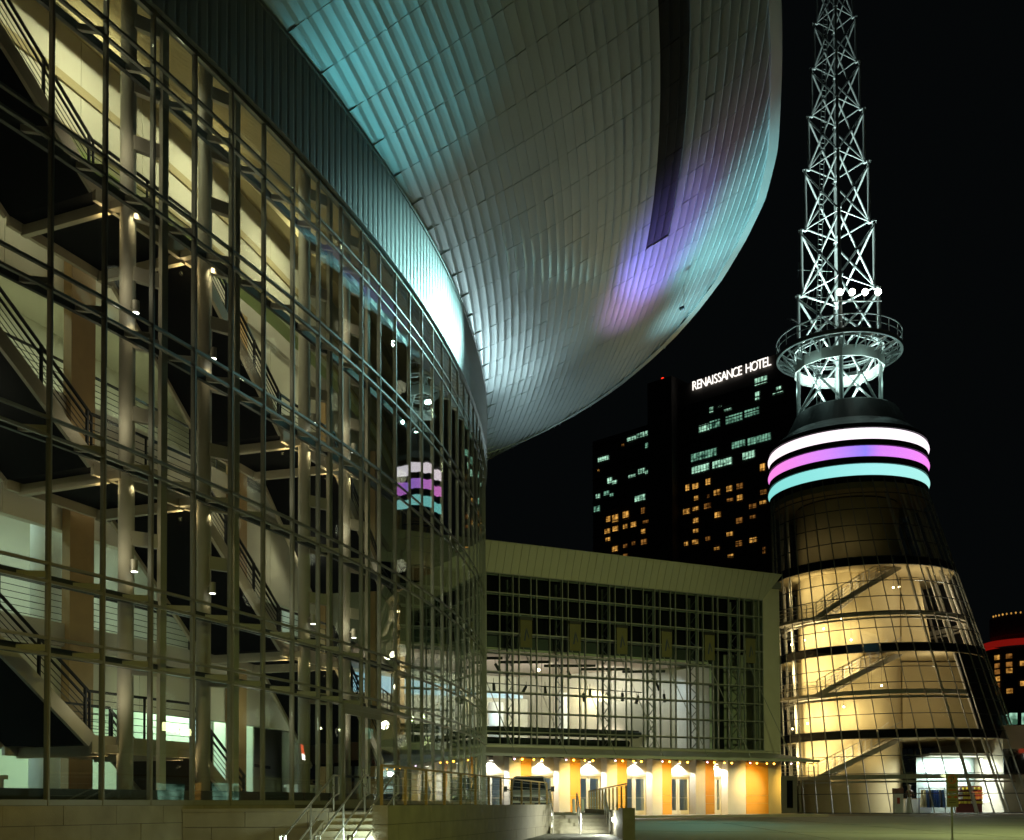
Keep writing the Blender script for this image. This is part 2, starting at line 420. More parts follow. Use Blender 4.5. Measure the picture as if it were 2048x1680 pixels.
# mullions: deep fins, each its own part
for i in range(I0, I1 + 1):
    s = ms(i); n_, t_ = Anor(s), Atan(s)
    b = []
    for dt, dn in ((-1, -0.10), (1, -0.10), (1, 0.012), (-1, 0.012)):
        b.append(A(s, dn) + t_ * (dt * 0.030))
    z0 = ZA[0] if i != 11 else ZA[1]
    lo = [p + UP * z0 for p in b][::-1]; hi = [p + UP * ZA[-1] for p in b][::-1]
    mb = MB().hexa(lo, hi)
    # thin outer cap
    c = [A(s, dn) + t_ * (dt * 0.02) for dt, dn in ((-1, 0.0145), (1, 0.0145), (1, 0.034), (-1, 0.034))][::-1]
    mb.hexa([p + UP * z0 for p in c], [p + UP * ZA[-1] for p in c])
    mb.build('mullion', M['alu'], hall)
# transoms: one per level and bay group
for k, z in enumerate(ZA):
    for i in range(I0, I1):
        if k == 0 and i in DOORI: continue
        h = 0.062 if 0 < k < 13 else 0.12
        a_, b_ = ms(i) + 0.036, ms(i + 1) - 0.036
        zz = z + (0.06 if k == 0 else (-0.06 if k == 13 else 0))
        bot = [A(a_, -0.07), A(b_, -0.07), A(b_, 0.018), A(a_, 0.018)]
        if i < 18: MB().hexa([p + UP * (zz - h / 2) for p in bot], [p + UP * (zz + h / 2) for p in bot]).build('transom', M['alu'], hall)
far = MB()
for k, z in enumerate(ZA):
    for i in range(18, I1):
        h = 0.062 if 0 < k < 13 else 0.12
        a_, b_ = ms(i) + 0.036, ms(i + 1) - 0.036
        zz = z + (0.06 if k == 0 else (-0.06 if k == 13 else 0))
        bot = [A(a_, -0.07), A(b_, -0.07), A(b_, 0.018), A(a_, 0.018)]
        far.hexa([p + UP * (zz - h / 2) for p in bot], [p + UP * (zz + h / 2) for p in bot])
far.build('transom', M['alu'], hall, kind='stuff')
# glass panes, each very slightly out of true
rest = MB()
cnt = 0
for i in range(I0, I1):
    for k in range(13):
        if i in DOORI and k == 0: continue
        a_, b_ = ms(i) + 0.036, ms(i + 1) - 0.036
        z0, z1 = ZA[k] + 0.037, ZA[k + 1] - 0.037
        if k == 0: z0 = ZA[0] + 0.125
        if k == 12: z1 = ZA[13] - 0.125
        j = random.gauss(0, 0.0022); jz = random.gauss(0, 0.0012)
        p = [A(a_, -0.02 - j), A(b_, -0.02 + j), A(b_, -0.004 + j), A(a_, -0.004 - j)]
        hi = [q + Anor(a_) * jz for q in p]
        mb = rest if cnt >= 299 else MB()
        mb.hexa([q + UP * z0 for q in p], [q + UP * z1 for q in hi])
        if mb is not rest: mb.build('pane', M['glass'], hall)
        cnt += 1
rest.build('pane', M['glass'], hall, kind='stuff')
# double door in the glass
def hall_door(i):
    a_, b_ = ms(i) + (0.04 if i == 10 else 0.012), ms(i + 1) - (0.04 if i == 11 else 0.012)
    z0, z1 = 1.5, ZA[1] - 0.16
    d = MB()
    for (sa, sb, za, zb) in ((a_, a_ + 0.13, z0, z1), (b_ - 0.13, b_, z0, z1), (a_ + 0.13, b_ - 0.13, z0, z0 + 0.28), (a_ + 0.13, b_ - 0.13, z1 - 0.16, z1)):
        bot = [A(sa, -0.05), A(sb, -0.05), A(sb, 0.045), A(sa, 0.045)]
        d.hexa([p + UP * za for p in bot], [p + UP * zb for p in bot])
    o = d.build('door', M['alu'], hall)
    bot = [A(a_ + 0.13, -0.02), A(b_ - 0.13, -0.02), A(b_ - 0.13, -0.006), A(a_ + 0.13, -0.006)]
    MB().hexa([p + UP * (z0 + 0.28) for p in bot], [p + UP * (z1 - 0.16) for p in bot]).build('door_glass', M['glass'], o)
    MB().bar(A(a_ + 0.13, -0.06, 2.5), A(b_ - 0.13, -0.06, 2.5), 0.05, 0.07).build('push_bar', M['black'], o)
    hs = b_ - 0.09 if i == 10 else a_ + 0.09
    MB().tube(A(hs, 0.09, 2.3), A(hs, 0.09, 2.75), 0.015).tube(A(hs, 0.04, 2.32), A(hs, 0.09, 2.32), 0.012).tube(A(hs, 0.04, 2.73), A(hs, 0.09, 2.73), 0.012).build('door_handle', M['stainless'], o)
for i in DOORI: hall_door(i)
bot = [A(ms(10) + .036, -0.08), A(ms(12) - .036, -0.08), A(ms(12) - .036, 0.05), A(ms(10) + .036, 0.05)]
MB().hexa([p + UP * (ZA[1] - 0.155) for p in bot], [p + UP * (ZA[1] - 0.037) for p in bot]).build('door_head', M['alu'], hall)

# stone base wall of two visible courses, block by block
def course(s0, s1, z0, z1, off, first):
    s = s0 + off
    edges = [s0] + [x for x in [s0 + off + k * BAY for k in range(0, 60)] if s0 + 0.2 < x < s1 - 0.2] + [s1]
    for a_, b_ in zip(edges, edges[1:]):
        j = random.uniform(-0.006, 0.006)
        bot = [A(a_ + 0.007, 0.0), A(b_ - 0.007, 0.0), A(b_ - 0.007, 0.07 + j), A(a_ + 0.007, 0.07 + j)]
        MB().hexa([p + UP * (z0 + 0.007) for p in bot], [p + UP * (z1 - 0.007) for p in bot]).build('stone', M['stone'], hall)
course(ms(0), ms(8), 1.20, 1.62, 0.35, 0)
course(ms(0), ms(8), 0.78, 1.20, 1.1, 0)
course(ms(0), ms(8), 0.36, 0.78, 0.35, 0)
b = MB()
for i in range(I0, I1):
    bot = [A(ms(i), -0.3), A(ms(i + 1), -0.3), A(ms(i + 1), 0.045), A(ms(i), 0.045)]
    b.hexa([p + UP * -0.3 for p in bot], [p + UP * (1.612 if i not in DOORI else 1.45) for p in bot])
b.build('base_wall', M['mortar'], hall)

# ribbed metal fascia above the glass: each rib panel a part
FZ0, FZ1 = ZA[-1] + 0.02, 23.3
s = ms(0) + 2.2; w_ = 0.40
cnt = 0
frest = MB()
while s < 46:
    a_, b_ = s + 0.004, s + w_ - 0.004
    mid0, mid1 = a_ + 0.09, b_ - 0.09
    sec = [(a_, 0.0), (b_, 0.0), (b_, 0.116), (mid1, 0.135), (mid0, 0.135), (a_, 0.116)]
    vs = [A(x, d, FZ0) for x, d in sec] + [A(x, d, FZ1) for x, d in sec]
    k = len(sec)
    mb = MB().add(vs, [tuple(range(k))[::-1], tuple(range(k, 2 * k))] + [(q, (q + 1) % k, k + (q + 1) % k, k + q) for q in range(k)])
    mb.build('fascia_panel', M['fascia'], hall)
    s += w_
def strip(s0, s1, step, sec, m, name, kind=None, parent=None):   # sweep a (d,z) section along the curve
    mb = MB(); n_ = max(1, int(round((s1 - s0) / step))); k = len(sec)
    vs = []
    for j in range(n_ + 1):
        x = s0 + (s1 - s0) * j / n_
        vs += [A(x, d, z) for d, z in sec]
    fs = []
    for j in range(n_):
        for q in range(k):
            q2 = (q + 1) % k
            fs.append((j * k + q, j * k + q2, (j + 1) * k + q2, (j + 1) * k + q))
    fs += [tuple(range(k))[::-1], tuple(range(n_ * k, n_ * k + k))]
    return mb.add(vs, fs).build(name, m, parent or hall, kind=kind)
strip(ms(0), 46, 1.0, [(-0.25, FZ0), (-0.02, FZ0), (-0.02, FZ1 + .1), (-0.25, FZ1 + .1)], M['alu_dark'], 'fascia_backing')
strip(ms(0), 46, 1.0, [(0.0, FZ1 + 0.005), (0.17, FZ1 + 0.005), (0.17, FZ1 + 0.11), (0.0, FZ1 + 0.11)], M['fascia'], 'fascia_coping')

# ------------------------------------------------------------------ roof overhang: zinc soffit in strips between radial seams
DT = [(-6, 12.6), (10, 13.2), (16.3, 13.3), (21.4, 13.6), (24.6, 13.86), (28, 13.83), (30.8, 13.38), (33.5, 12.75), (35.7, 11.95), (37.8, 11.0), (39.5, 9.8), (41.0, 8.5), (42.0, 7.25), (42.8, 5.7), (43.3, 4.4), (43.7, 2.85), (44.9, 0.76), (45.6, 0.35)]
def rim_d(s):
    if s <= DT[0][0]: return DT[0][1]
    for (s0, d0), (s1, d1) in zip(DT, DT[1:]):
        if s <= s1: return d0 + (d1 - d0) * (s - s0) / (s1 - s0)
    return DT[-1][1]
def sz(d): return FZ1 + 0.12 + 0.36 * d + 0.0105 * d * d
nrm = lambda s: (Anor(s) * 0.447 - UP * 0.894)
ROW = 1.87; SW = 0.345
panels = []
seam0 = 7.35 - 7 * ROW
k = 0
s0 = seam0
while s0 < 44.5:
    row = ROW if s0 < 38 else ROW / 2
    s1 = min(s0 + row, 45.5)
    r0_, r1_ = rim_d(s0) - 0.32, rim_d(s1) - 0.32
    sa, sb = s0 + 0.012, s1 - 0.012
    def dsl(s): return 8.2 + (25.2 - s) * 0.095
    def P(s, d, drop):
        return A(s, d, sz(d)) + nrm(s) * drop
    for q in range(-34, 22):
        a0, a1 = dsl(sa) + q * SW, dsl(sa) + (q + 1) * SW
        b0, b1 = dsl(sb) + q * SW, dsl(sb) + (q + 1) * SW
        a0, a1 = max(a0, 0.12), min(a1, r0_)
        b0, b1 = max(b0, 0.12), min(b1, r1_)
        if a1 - a0 < 0.03 and b1 - b0 < 0.03: continue
        a1 = max(a1, a0 + 0.015); b1 = max(b1, b0 + 0.015)
        dark = 0 <= q < 3 and 2 < (s0 + s1) / 2 < 25.6
        tw = random.gauss(0, 0.004); tl = random.gauss(0.022, 0.003)
        g_ = 0.0018
        low = []
        for t_, dr in ((0.0, tl + 0.003), (0.35, 0.0055), (0.7, 0.0), (1.0, 0.0015)):
            low += [P(sa, a0 + g_ + (a1 - a0 - 2 * g_) * t_, dr + tw), P(sb, b0 + g_ + (b1 - b0 - 2 * g_) * t_, dr - tw)]
        if dark: low = [p - nrm((s0 + s1) / 2) * 0.04 for p in low]
        low = [low[0], low[1], low[7], low[6], low[2], low[3], low[4], low[5]]
        top = [P(sa, a0 + g_, -0.10), P(sb, b0 + g_, -0.10), P(sb, b1 - g_, -0.10), P(sa, a1 - g_, -0.10)]
        c = (low[0] + low[2]) / 2 - EYE
        dep = c.dot(fwd); u = 1024 + F_PX * c.dot(R_) / dep; v = 1548.6 - F_PX * c.dot(U_) / dep
        vis = dep > 1 and -40 < u < 2090 and -60 < v < 1700
        ar = (low[1] - low[0]).length * (low[2] - low[1]).length * abs((low[1] - low[0]).cross(low[2] - low[0]).normalized().dot(c.normalized())) / c.length_squared if vis else -1
        panels.append((ar, low, top, dark))
    s0 = s1
panels.sort(key=lambda p: -p[0])
rest = MB(); restd = MB()
for r_, (ar, low, top, dark) in enumerate(panels):
    mb = MB() if r_ < 300 else (restd if dark else rest)
    # low: corners inner a, inner b, outer b, outer a, then the two inner fold lines (a, b), (a, b)
    mb.add(list(low) + list(top), [(0, 1, 5, 4), (4, 5, 7, 6), (6, 7, 2, 3), (8, 11, 10, 9), (1, 0, 8, 9), (3, 2, 10, 11), (0, 4, 6, 3, 11, 8), (5, 1, 9, 10, 2, 7)])
    if r_ < 300: mb.build('vent_louvre' if dark else 'soffit_panel', M['vent'] if dark else M['soffit'], hall)
rest.build('soffit_panel', M['soffit'], hall, kind='stuff')
restd.build('vent_louvre', M['vent'], hall, kind='stuff')
# seam ribs, proud of the panels
s0 = seam0
while s0 < 45:
    r_ = rim_d(s0) - 0.3
    if r_ > 0.3:
        MB().bar(A(s0, 0.12, sz(0.12)) + nrm(s0) * 0.05, A(s0, r_, sz(r_)) + nrm(s0) * 0.012, 0.03, 0.04, nrm(s0)).build('seam_rib', M['soffit'], hall)
    s0 += ROW if s0 < 38 else ROW / 2
# rim and roof body above the soffit
mb = MB(); sec_n = 6; vs = []; steps = 90
for j in range(steps + 1):
    s = -6 + (45.6 + 6) * j / steps
    r_ = rim_d(s)
    for d, dz in ((r_ - 0.44, 0.0), (r_ - 0.02, 0.14), (r_ + 0.02, 0.30), (r_ - 0.10, 0.62), (r_ - 0.44, 0.75)):
        zz = sz(r_ - 0.44) + dz
        vs.append(A(s, d, zz) + nrm(s) * (0.06 if dz < 0.2 else 0))
for j in range(steps):
    for q in range(5):
        q2 = (q + 1) % 5
        mb.f.append((j * 5 + q, j * 5 + q2, (j + 1) * 5 + q2, (j + 1) * 5 + q))
mb.v = [tuple(p) for p in vs]; mb.f += [(4, 3, 2, 1, 0), tuple(steps * 5 + q for q in range(5))]
mb.build('roof_rim', M['soffit'], hall, smooth=False)
mb = MB(); vs = []
for j in range(steps + 1):
    s = -6 + (45.6 + 6) * j / steps; r_ = rim_d(s)
    vs += [A(s, -0.25, sz(0) + 0.13), A(s, max(0.0, r_ - 0.5), sz(max(0.0, r_ - 0.5)) + 0.13), A(s, max(0.0, r_ - 0.5), sz(max(0.0, r_ - 0.5)) + 0.55), A(s, -18, 33.5), A(s, -18, 24.0)]
for j in range(steps):
    for q in range(4):
        mb.f.append((j * 5 + q, j * 5 + q + 1, (j + 1) * 5 + q + 1, (j + 1) * 5 + q))
mb.v = [tuple(p) for p in vs]
mb.build('roof', M['roof'], hall)
# made-up fitting under the rim for the added fascia spots
for ds in (0.0,):
    f = part_empty('added_rim_fitting', hall)
    p = A(31.6 + ds, 10.4, 27.05)
    MB().bar(p, p - Anor(31.6) * 0.22 - UP * 0.08, 0.16, 0.14).build('lamp_housing', M['alu_dark'], f)
    MB().bar(p + UP * 0.05, A(31.6 + ds, 10.4, sz(10.4)), 0.02).build('lamp_bracket', M['alu_dark'], f)
# ------------------------------------------------------------------ inside the hall
GF = 1.30
FLR = [6.45, 12.65, 19.0]
SA, SB = ms(0) - 2, 46.0
def sbox(s0, s1, d0, d1, z0, z1, mb=None, step=1.5):   # block following the curve
    mb = mb or MB(); n_ = max(1, int(math.ceil((s1 - s0) / step)))
    for j in range(n_):
        a_, b_ = s0 + (s1 - s0) * j / n_, s0 + (s1 - s0) * (j + 1) / n_
        bot = [A(a_, d0), A(b_, d0), A(b_, d1), A(a_, d1)]
        mb.hexa([p + UP * z0 for p in bot], [p + UP * z1 for p in bot])
    return mb
def spart(name, m, *a, parent=None, **k):
    return sbox(*a, **k).build(name, m, parent or hall)
sbox(SA, SB, -13, -0.3, 1.0, GF, step=4).build('lobby_floor', M['floor'], hall)
for z in FLR:
    sbox(SA, SB, -12, -5.0, z - 0.5, z, step=3).build('floor_slab', M['plaster'], hall)
sbox(SA, SB, -13, -0.3, 22.9, 23.2, step=3).build('ceiling', M['ceil'], hall)
for k in range(7):   # ribs across the ceiling
    pass
strip(SA, SB, 2.0, [(-2.2, 22.45), (-1.7, 22.45), (-1.7, 22.9), (-2.2, 22.9)], M['ceil'], 'ceiling_beam')
strip(SA, SB, 2.0, [(-4.3, 22.3), (-3.9, 22.3), (-3.9, 22.9), (-4.3, 22.9)], M['ceil'], 'ceiling_beam')
# rear walls and front walls between the openings
sbox(SA, SB, -12.2, -12, GF, 22.9, step=3).build('rear_wall', M['plaster'], hall)
PER = 8.2
PANELW = 2.73
s = SA
while s < SB - 0.5:
    e_ = min(s + PANELW, SB)
    for z0, z1 in ((15.3, 18.5), (9.05, 12.15), (4.4, 5.95)):
        sbox(s + 0.01, e_ - 0.01, -5.25, -5.0, z0, z1).build('wall_panel', M['plaster'], hall)
    sbox(s + 0.01, e_ - 0.01, -5.25, -5.0, 20.0, 22.9).build('wall_panel', M['plaster'], hall)
    s = e_
for z in (18.5, 12.15, 5.95):
    strip(SA, SB, 2.0, [(-5.0, z - 0.06), (-4.86, z - 0.06), (-4.86, z + 0.56), (-5.0, z + 0.56)], M['steel'], 'slab_edge')
strip(SA, SB, 2.0, [(-5.0, 20.0), (-4.9, 20.0), (-4.9, 20.12), (-5.0, 20.12)], M['ceil'], 'wall_trim')
strip(SA, SB, 2.0, [(-5.0, 21.3), (-4.93, 21.3), (-4.93, 21.55), (-5.0, 21.55)], M['ceil'], 'wall_trim')
k = 0
s = 2.35 - 2 * PER
while s < 44:
    if s > SA: sbox(s, s + 0.95, -4.98, -4.7, GF, 18.45).build('wood_pier', M['wood'], hall)
    k += 1; s += PER
# gallery guard rails at the open floors
def rail(s0, s1, d, z, m, name='gallery_rail', posts=1.5, parent=None):
    mb = MB(); n_ = max(1, int((s1 - s0) / posts))
    for j in range(n_ + 1):
        s = s0 + (s1 - s0) * j / n_
        mb.box(A(s, d, z), 0.05, 0.05, 1.05)
        if j:
            q = s0 + (s1 - s0) * (j - 1) / n_
            for h, r_ in ((1.05, 0.03), (0.85, 0.008), (0.68, 0.008), (0.51, 0.008), (0.34, 0.008), (0.17, 0.008)):
                mb.bar(A(q, d, z + h), A(s, d, z + h), r_ * 2, r_ * 2)
    return mb.build(name, m, parent or hall)
for z in FLR[:2]:
    s = SA
    while s < 40: rail(s, s + PER, -5.1, z, M['black']); s += PER
# round columns, posts and brackets behind the glass
CS = []
s = 0.35 - PER
while s < 40:
    for q in (s, s + 2.95): CS.append(q)
    s += PER
for s in CS:
    if s < -6 or s > 15: continue
    c = MB().tube(A(s, -1.05, GF), A(s, -1.05, 22.9), 0.19, 16).build('column', M['steel'], hall, smooth=False)
    for p in c.data.polygons: p.use_smooth = len(p.vertices) == 4
    st = s + 0.62
    MB().bar(A(st, -0.50, GF), A(st, -0.50, 22.4), 0.11, 0.22, Atan(st)).build('wind_post', M['steel'], hall)
    mb = MB()
    for z in (4.9, 8.0, 9.55, 11.0, 12.75, 14.4, 15.9, 17.6, 19.0, 20.6):
        mb.bar(A(s, -0.9, z), A(st, -0.55, z), 0.14, 0.34)
    mb.build('column_bracket', M['steel'], hall)
# wind girts behind each transom pair and outriggers at every mullion
for za, zb in ((ZA[2], ZA[1]), (ZA[4], ZA[3]), (ZA[6], ZA[5]), (ZA[8], ZA[7]), (ZA[10], ZA[9]), (ZA[12], ZA[11])):
    zc = (za + zb) / 2
    s = SA
    while s < SB:
        e_ = min(s + PER, SB)
        if s > 12: break
        sbox(s, e_, -0.62, -0.52, zc - 0.12, zc + 0.08).build('wind_girt', M['alu_dark'], hall)
        s = e_
    mb = MB()
    for i in range(I0, 12, 1):
        mb.bar(A(ms(i), -0.10, zc - 0.03), A(ms(i) - 0.35, -0.56, zc - 0.03), 0.10, 0.14)
    mb.build('outrigger', M['steel'], hall)
# staircase runs: landing A (s 0..3.9) - flight - landing B (8.2..12.1) ...
D0, D1 = -1.45, -4.25
LANDL, FLL = 3.75, PER - 3.75
def flight(s0, z0, s1, z1):
    f = part_empty('stair_flight', hall)
    n_ = 18
    for d in (D0, D1):
        MB().bar(A(s0, d, z0 - 0.12), A((s0 + s1) / 2, d, (z0 + z1) / 2 - 0.12), 0.10, 0.34).bar(A((s0 + s1) / 2, d, (z0 + z1) / 2 - 0.12), A(s1, d, z1 - 0.12), 0.10, 0.34).build('stringer', M['stairsteel'], f)
    tr = MB()
    for j in range(n_):
        s = s0 + (s1 - s0) * (j + 0.5) / n_; z = z0 + (z1 - z0) * (j + 1) / n_
        bot = [A(s - 0.13, D1 + 0.06), A(s + 0.13, D1 + 0.06), A(s + 0.13, D0 - 0.06), A(s - 0.13, D0 - 0.06)]
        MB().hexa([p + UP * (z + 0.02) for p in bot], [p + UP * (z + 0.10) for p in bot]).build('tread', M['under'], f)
        r = [A(s - 0.13, D1 + 0.06), A(s - 0.11, D1 + 0.06), A(s - 0.11, D0 - 0.06), A(s - 0.13, D0 - 0.06)]
        tr.hexa([p + UP * (z + 0.105) for p in r], [p + UP * (z + 0.105 - (z1 - z0) / n_ - 0.09) for p in r])
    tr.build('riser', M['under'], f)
    under = MB()
    a_, b_ = A(s0, D0 - 0.07, z0 - 0.16), A(s0, D1 + 0.07, z0 - 0.16)
    c_, e_ = A(s1, D1 + 0.07, z1 - 0.16), A(s1, D0 - 0.07, z1 - 0.16)
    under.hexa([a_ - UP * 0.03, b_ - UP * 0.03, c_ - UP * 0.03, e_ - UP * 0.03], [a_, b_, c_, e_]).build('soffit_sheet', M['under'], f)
    for d in (D0 - 0.04, D1 + 0.04):
        h = MB()
        for off, r_ in ((1.02, 0.028), (0.80, 0.022), (0.62, 0.007), (0.47, 0.007), (0.32, 0.007), (0.17, 0.007)):
            h.bar(A(s0, d, z0 + off), A(s1, d, z1 + off), r_ * 2)
        for t in (0.03, 0.34, 0.66, 0.97):
            s = s0 + (s1 - s0) * t; z = z0 + (z1 - z0) * t
            h.bar(A(s, d, z - 0.1), A(s, d, z + 1.02), 0.07, 0.05, Atan(s))
        h.build('handrail', M['black'], f)
def landing(s0, s1, z):
    f = part_empty('stair_landing', hall)
    sbox(s0, s1, D1 + 0.06, D0 - 0.06, z - 0.16, z - 0.10).build('deck', M['under'], f)
    for d in (D0, D1):
        sbox(s0, s1, d - 0.05, d + 0.05, z - 0.40, z + 0.02).build('edge_beam', M['stairsteel'], f)
    for s in (s0 + 0.5, s1 - 0.5):
        MB().bar(A(s, D0, z - 0.33), A(s, D1, z - 0.33), 0.16, 0.26).build('cross_beam', M['stairsteel'], f)
    rail(s0, s1, D0 - 0.04, z, M['black'], 'handrail', 1.3, f)
    rail(s0, s1, D1 + 0.04, z, M['black'], 'handrail', 1.3, f)
    for s in (s0 + 0.55, s1 - 0.6):
        MB().bar(A(s, D0 + 0.02, z - 0.30), A(s, -1.05, z - 0.30), 0.18, 0.20).build('column_bracket', M['stairsteel'], f)
LZ = {}
DROP = 3.28
INT = 1.5
CANW = [0]
for rnk in range(-1, 3):
    for jz in range(-1, 5):
        s0 = -0.35 + jz * PER
        z = 3.25 + 6.56 * rnk - DROP * jz
        if -9 < s0 < 14 and GF + 0.8 < z < 20.0:
            landing(s0, s0 + LANDL, z)
            z2 = z - DROP
            if z2 < GF + 0.2:
                t = (z - GF - 0.1) / DROP
                flight(s0 + LANDL, z, s0 + LANDL + FLL * t, GF + 0.1)
            else: flight(s0 + LANDL, z, s0 + PER, z2)
            # warm spots tucked under the landing beside the columns
            if s0 < 26:
                for s in (s0 + 0.70, s0 + 3.65):
                    spot('landing_spot_light', A(s, -0.78, z - 0.5), A(s + 0.05, -1.25, z - 4.5), 22, WARM, 95, 0.8, 0.05)
                    point('landing_glow_light', A(s - 0.25, -1.6, z - 0.62), 9, (1.0, 0.72, 0.34), 0.05)
        elif 19.9 < z < 24 and -9 < s0 < 14:
            z2 = z - DROP
            if z2 < 20: flight(s0 + LANDL, z, s0 + PER, z2)
# can lights on the columns
for s in CS:
    if s < -1 or s > 15: continue
    for z in ((7.15, 13.35) if int(round(s * 2)) % 2 else (4.2, 10.3, 16.5)):
        c = part_empty('can_light', hall)
        p = A(s - 0.15, -0.66, z)
        MB().tube(p, p + UP * 0.28, 0.085, 12).build('lamp_housing', M['lampcan'], c)
        MB().tube(p - UP * 0.012, p - UP * 0.002, 0.075, 12).build('lamp_glow', E['white'], c)
        MB().bar(p + UP * 0.2, A(s, -1.0, z + 0.2), 0.04).build('lamp_arm', M['lampcan'], c)
        spot('can_light_beam', p - UP * 0.05, p - UP * 3 - Anor(s) * 0.5, 12, WARM, 110, 0.8, 0.06)
# gallery downlights and fluorescent rows in the open floors
for z in (5.85, 12.05, 18.4):
    s = SA + 1.2; k = 0
    while s < 34:
        p = A(s, -7.2, z - 0.02)
        MB().tube(p, p + UP * 0.015, 0.10, 12).build('downlight', E['white'], hall)
        k += 1; s += 2.73
s = SA
while s < 34:
    MB().bar(A(s + 0.3, -9.0, 21.0), A(s + 5.0, -9.0, 21.0), 0.12, 0.06).build('fluorescent_tube', E['fluor'], hall)
    s += 5.6
GREENW = (0.80, 1.0, 0.62); COOLW = (0.74, 1.0, 0.88)
s = -3.0
k = 0
while s < 16:
    area('top_gallery_light', A(s, -8.2, 20.6), A(s, -11.9, 20.0), 170, (0.62, 1.0, 0.40), 4.0, 0.3)
    area('gallery_light', A(s, -8.0, 18.3), A(s, -8.2, 12.0), 95 * INT, (0.86, 1.0, 0.74), 4.0, 1.0)
    area('gallery_light', A(s, -8.0, 11.9), A(s, -8.2, 6.0), 95 * INT, COOLW, 4.0, 1.0)
    area('lobby_light', A(s, -8.5, 5.7), A(s, -8.5, 1.0), 190 * 1.35, (0.66, 1.0, 0.56) if k % 2 else (0.62, 0.95, 1.0), 4.0, 1.5)
    area('atrium_light', A(s, -2.6, 22.2), A(s, -5.5, 19.0), 75 * 1.7, (1.0, 0.96, 0.62), 2.0, 0.5)
    point('atrium_fill_light', A(s + 2.5, -3.4, 17.0), 36, (1.0, 0.93, 0.60), 0.3)
    for z_ in (4.0, 7.4, 10.6, 14.0, 17.4): point('column_fill_light', A(s + 2.6, -0.8, z_), 13, (1.0, 0.86, 0.60), 0.25)  # bare points added as fill to warm the column fronts
    point('atrium_fill_light', A(s + 0.5, -3.6, 10.6), 34, (1.0, 0.93, 0.66), 0.3)
    point('atrium_fill_light', A(s + 2.5, -3.6, 4.6), 28, (0.9, 1.0, 0.7), 0.3)
    k += 1; s += 5.6
# ground floor furniture of the lobby: counters, white columns, low plinth
for s in (1.5, 9.7, 17.9, 26.1):
    c = MB().tube(A(s + 1.9, -6.5, GF), A(s + 1.9, -6.5, 5.95), 0.42, 20).build('round_pier', M['white'], hall)
    for p in c.data.polygons: p.use_smooth = len(p.vertices) == 4
    c = MB().tube(A(s + 1.9, -6.5, FLR[0]), A(s + 1.9, -6.5, 12.15), 0.42, 20).build('round_pier', M['white'], hall)
    for p in c.data.polygons: p.use_smooth = len(p.vertices) == 4
strip(ms(0), 30, 2.0, [(-0.55, GF), (-0.35, GF), (-0.35, 1.98), (-0.55, 1.98)], M['alu_dark'], 'sill_bench')
for s in (-5.0, -2.6, 5.6, 13.8):
    q = part_empty('ticket_counter', hall)
    sbox(s, s + 1.9, -4.4, -3.7, GF + 0.95, GF + 1.05).build('counter_top', M['white'], q)
    for x in (s + 0.1, s + 0.7, s + 1.2, s + 1.8):
        sbox(x - 0.06, x + 0.06, -4.3, -3.8, GF, GF + 0.95).build('counter_leg', M['white'], q)
for s in (6.3, 14.6):
    spart('office_partition', M['white'], s, s + 0.12, -11.9, -6.0, GF, 5.9)
for s0, s1, z0, z1 in ((8.6, 10.4, 2.4, 5.2), (11.0, 13.0, 2.4, 5.2), (17, 19.5, 2.6, 5.0)):
    mb = MB()
    for j in range(12):
        z = z0 + (z1 - z0) * j / 12
        mb.add([], []); sbox(s0, s1, -11.7, -11.6, z, z + (z1 - z0) / 12 * 0.7, mb)
    mb.build('window_blind', mat('blue_grey_blind', (0.30, 0.42, 0.52), 0.6), hall)
strip(ms(0) , 36, 3.0, [(-11.9, 3.6), (-11.8, 3.6), (-11.8, 3.75), (-11.9, 3.75)], M['alu_dark'], 'picture_rail')
# ------------------------------------------------------------------ entrance wing
wing = thing('entrance_wing', tuple(W(10, 0, 0.9)), 'lower glazed entrance wing with a pale parapet and a row of lit doors', 'entrance building')
PZ0, PZ1 = 14.8, 16.4
# leaning parapet, rib by rib
a = -14.0
while a < 21.0:
    e_ = a + 0.5
    def PP(x, z, out): return W(x, -out, z)
    t1 = min(e_, 20.98) ; 
    def ax(x, z):    # right end is cut on a slant
        lim = 19.86 + (z - PZ0) / (PZ1 - PZ0) * 1.12
        return min(x, lim)
    vs = [PP(ax(a + 0.01, PZ0), PZ0, 0.02), PP(ax(e_ - 0.01, PZ0), PZ0, 0.02), PP(ax(e_ - 0.01, PZ0), PZ0, -0.1), PP(ax(a + .01, PZ0), PZ0, -0.1),
          PP(ax(a + 0.01, PZ1), PZ1, 0.62), PP(ax(e_ - 0.01, PZ1), PZ1, 0.62), PP(ax(e_ - 0.01, PZ1), PZ1, 0.45), PP(ax(a + .01, PZ1), PZ1, 0.45)]
    if (vs[5] - vs[4]).length > 0.03:
        MB().hexa(vs[:4], vs[4:]).build('parapet_panel', M['parapet'], wing)
    a = e_
MB().hexa([W(-14, -0.64, PZ1 + .003), W(21.0, -0.64, PZ1 + .003), W(21.0, -0.3, PZ1 + .003), W(-14, -0.3, PZ1 + .003)], [W(-14, -0.64, PZ1 + .06), W(21.0, -0.64, PZ1 + .06), W(21.0, -0.3, PZ1 + .06), W(-14, -0.3, PZ1 + .06)]).build('coping', M['parapet'], wing)
MB().hexa([W(-14, -0.3, 15.6), W(21.2, -0.3, 15.6), W(21.2, 14, 15.6), W(-14, 14, 15.6)], [W(-14, -0.3, 16.0), W(21.2, -0.3, 16.0), W(21.2, 14, 16.0), W(-14, 14, 16.0)]).build('roof', M['roof'], wing)
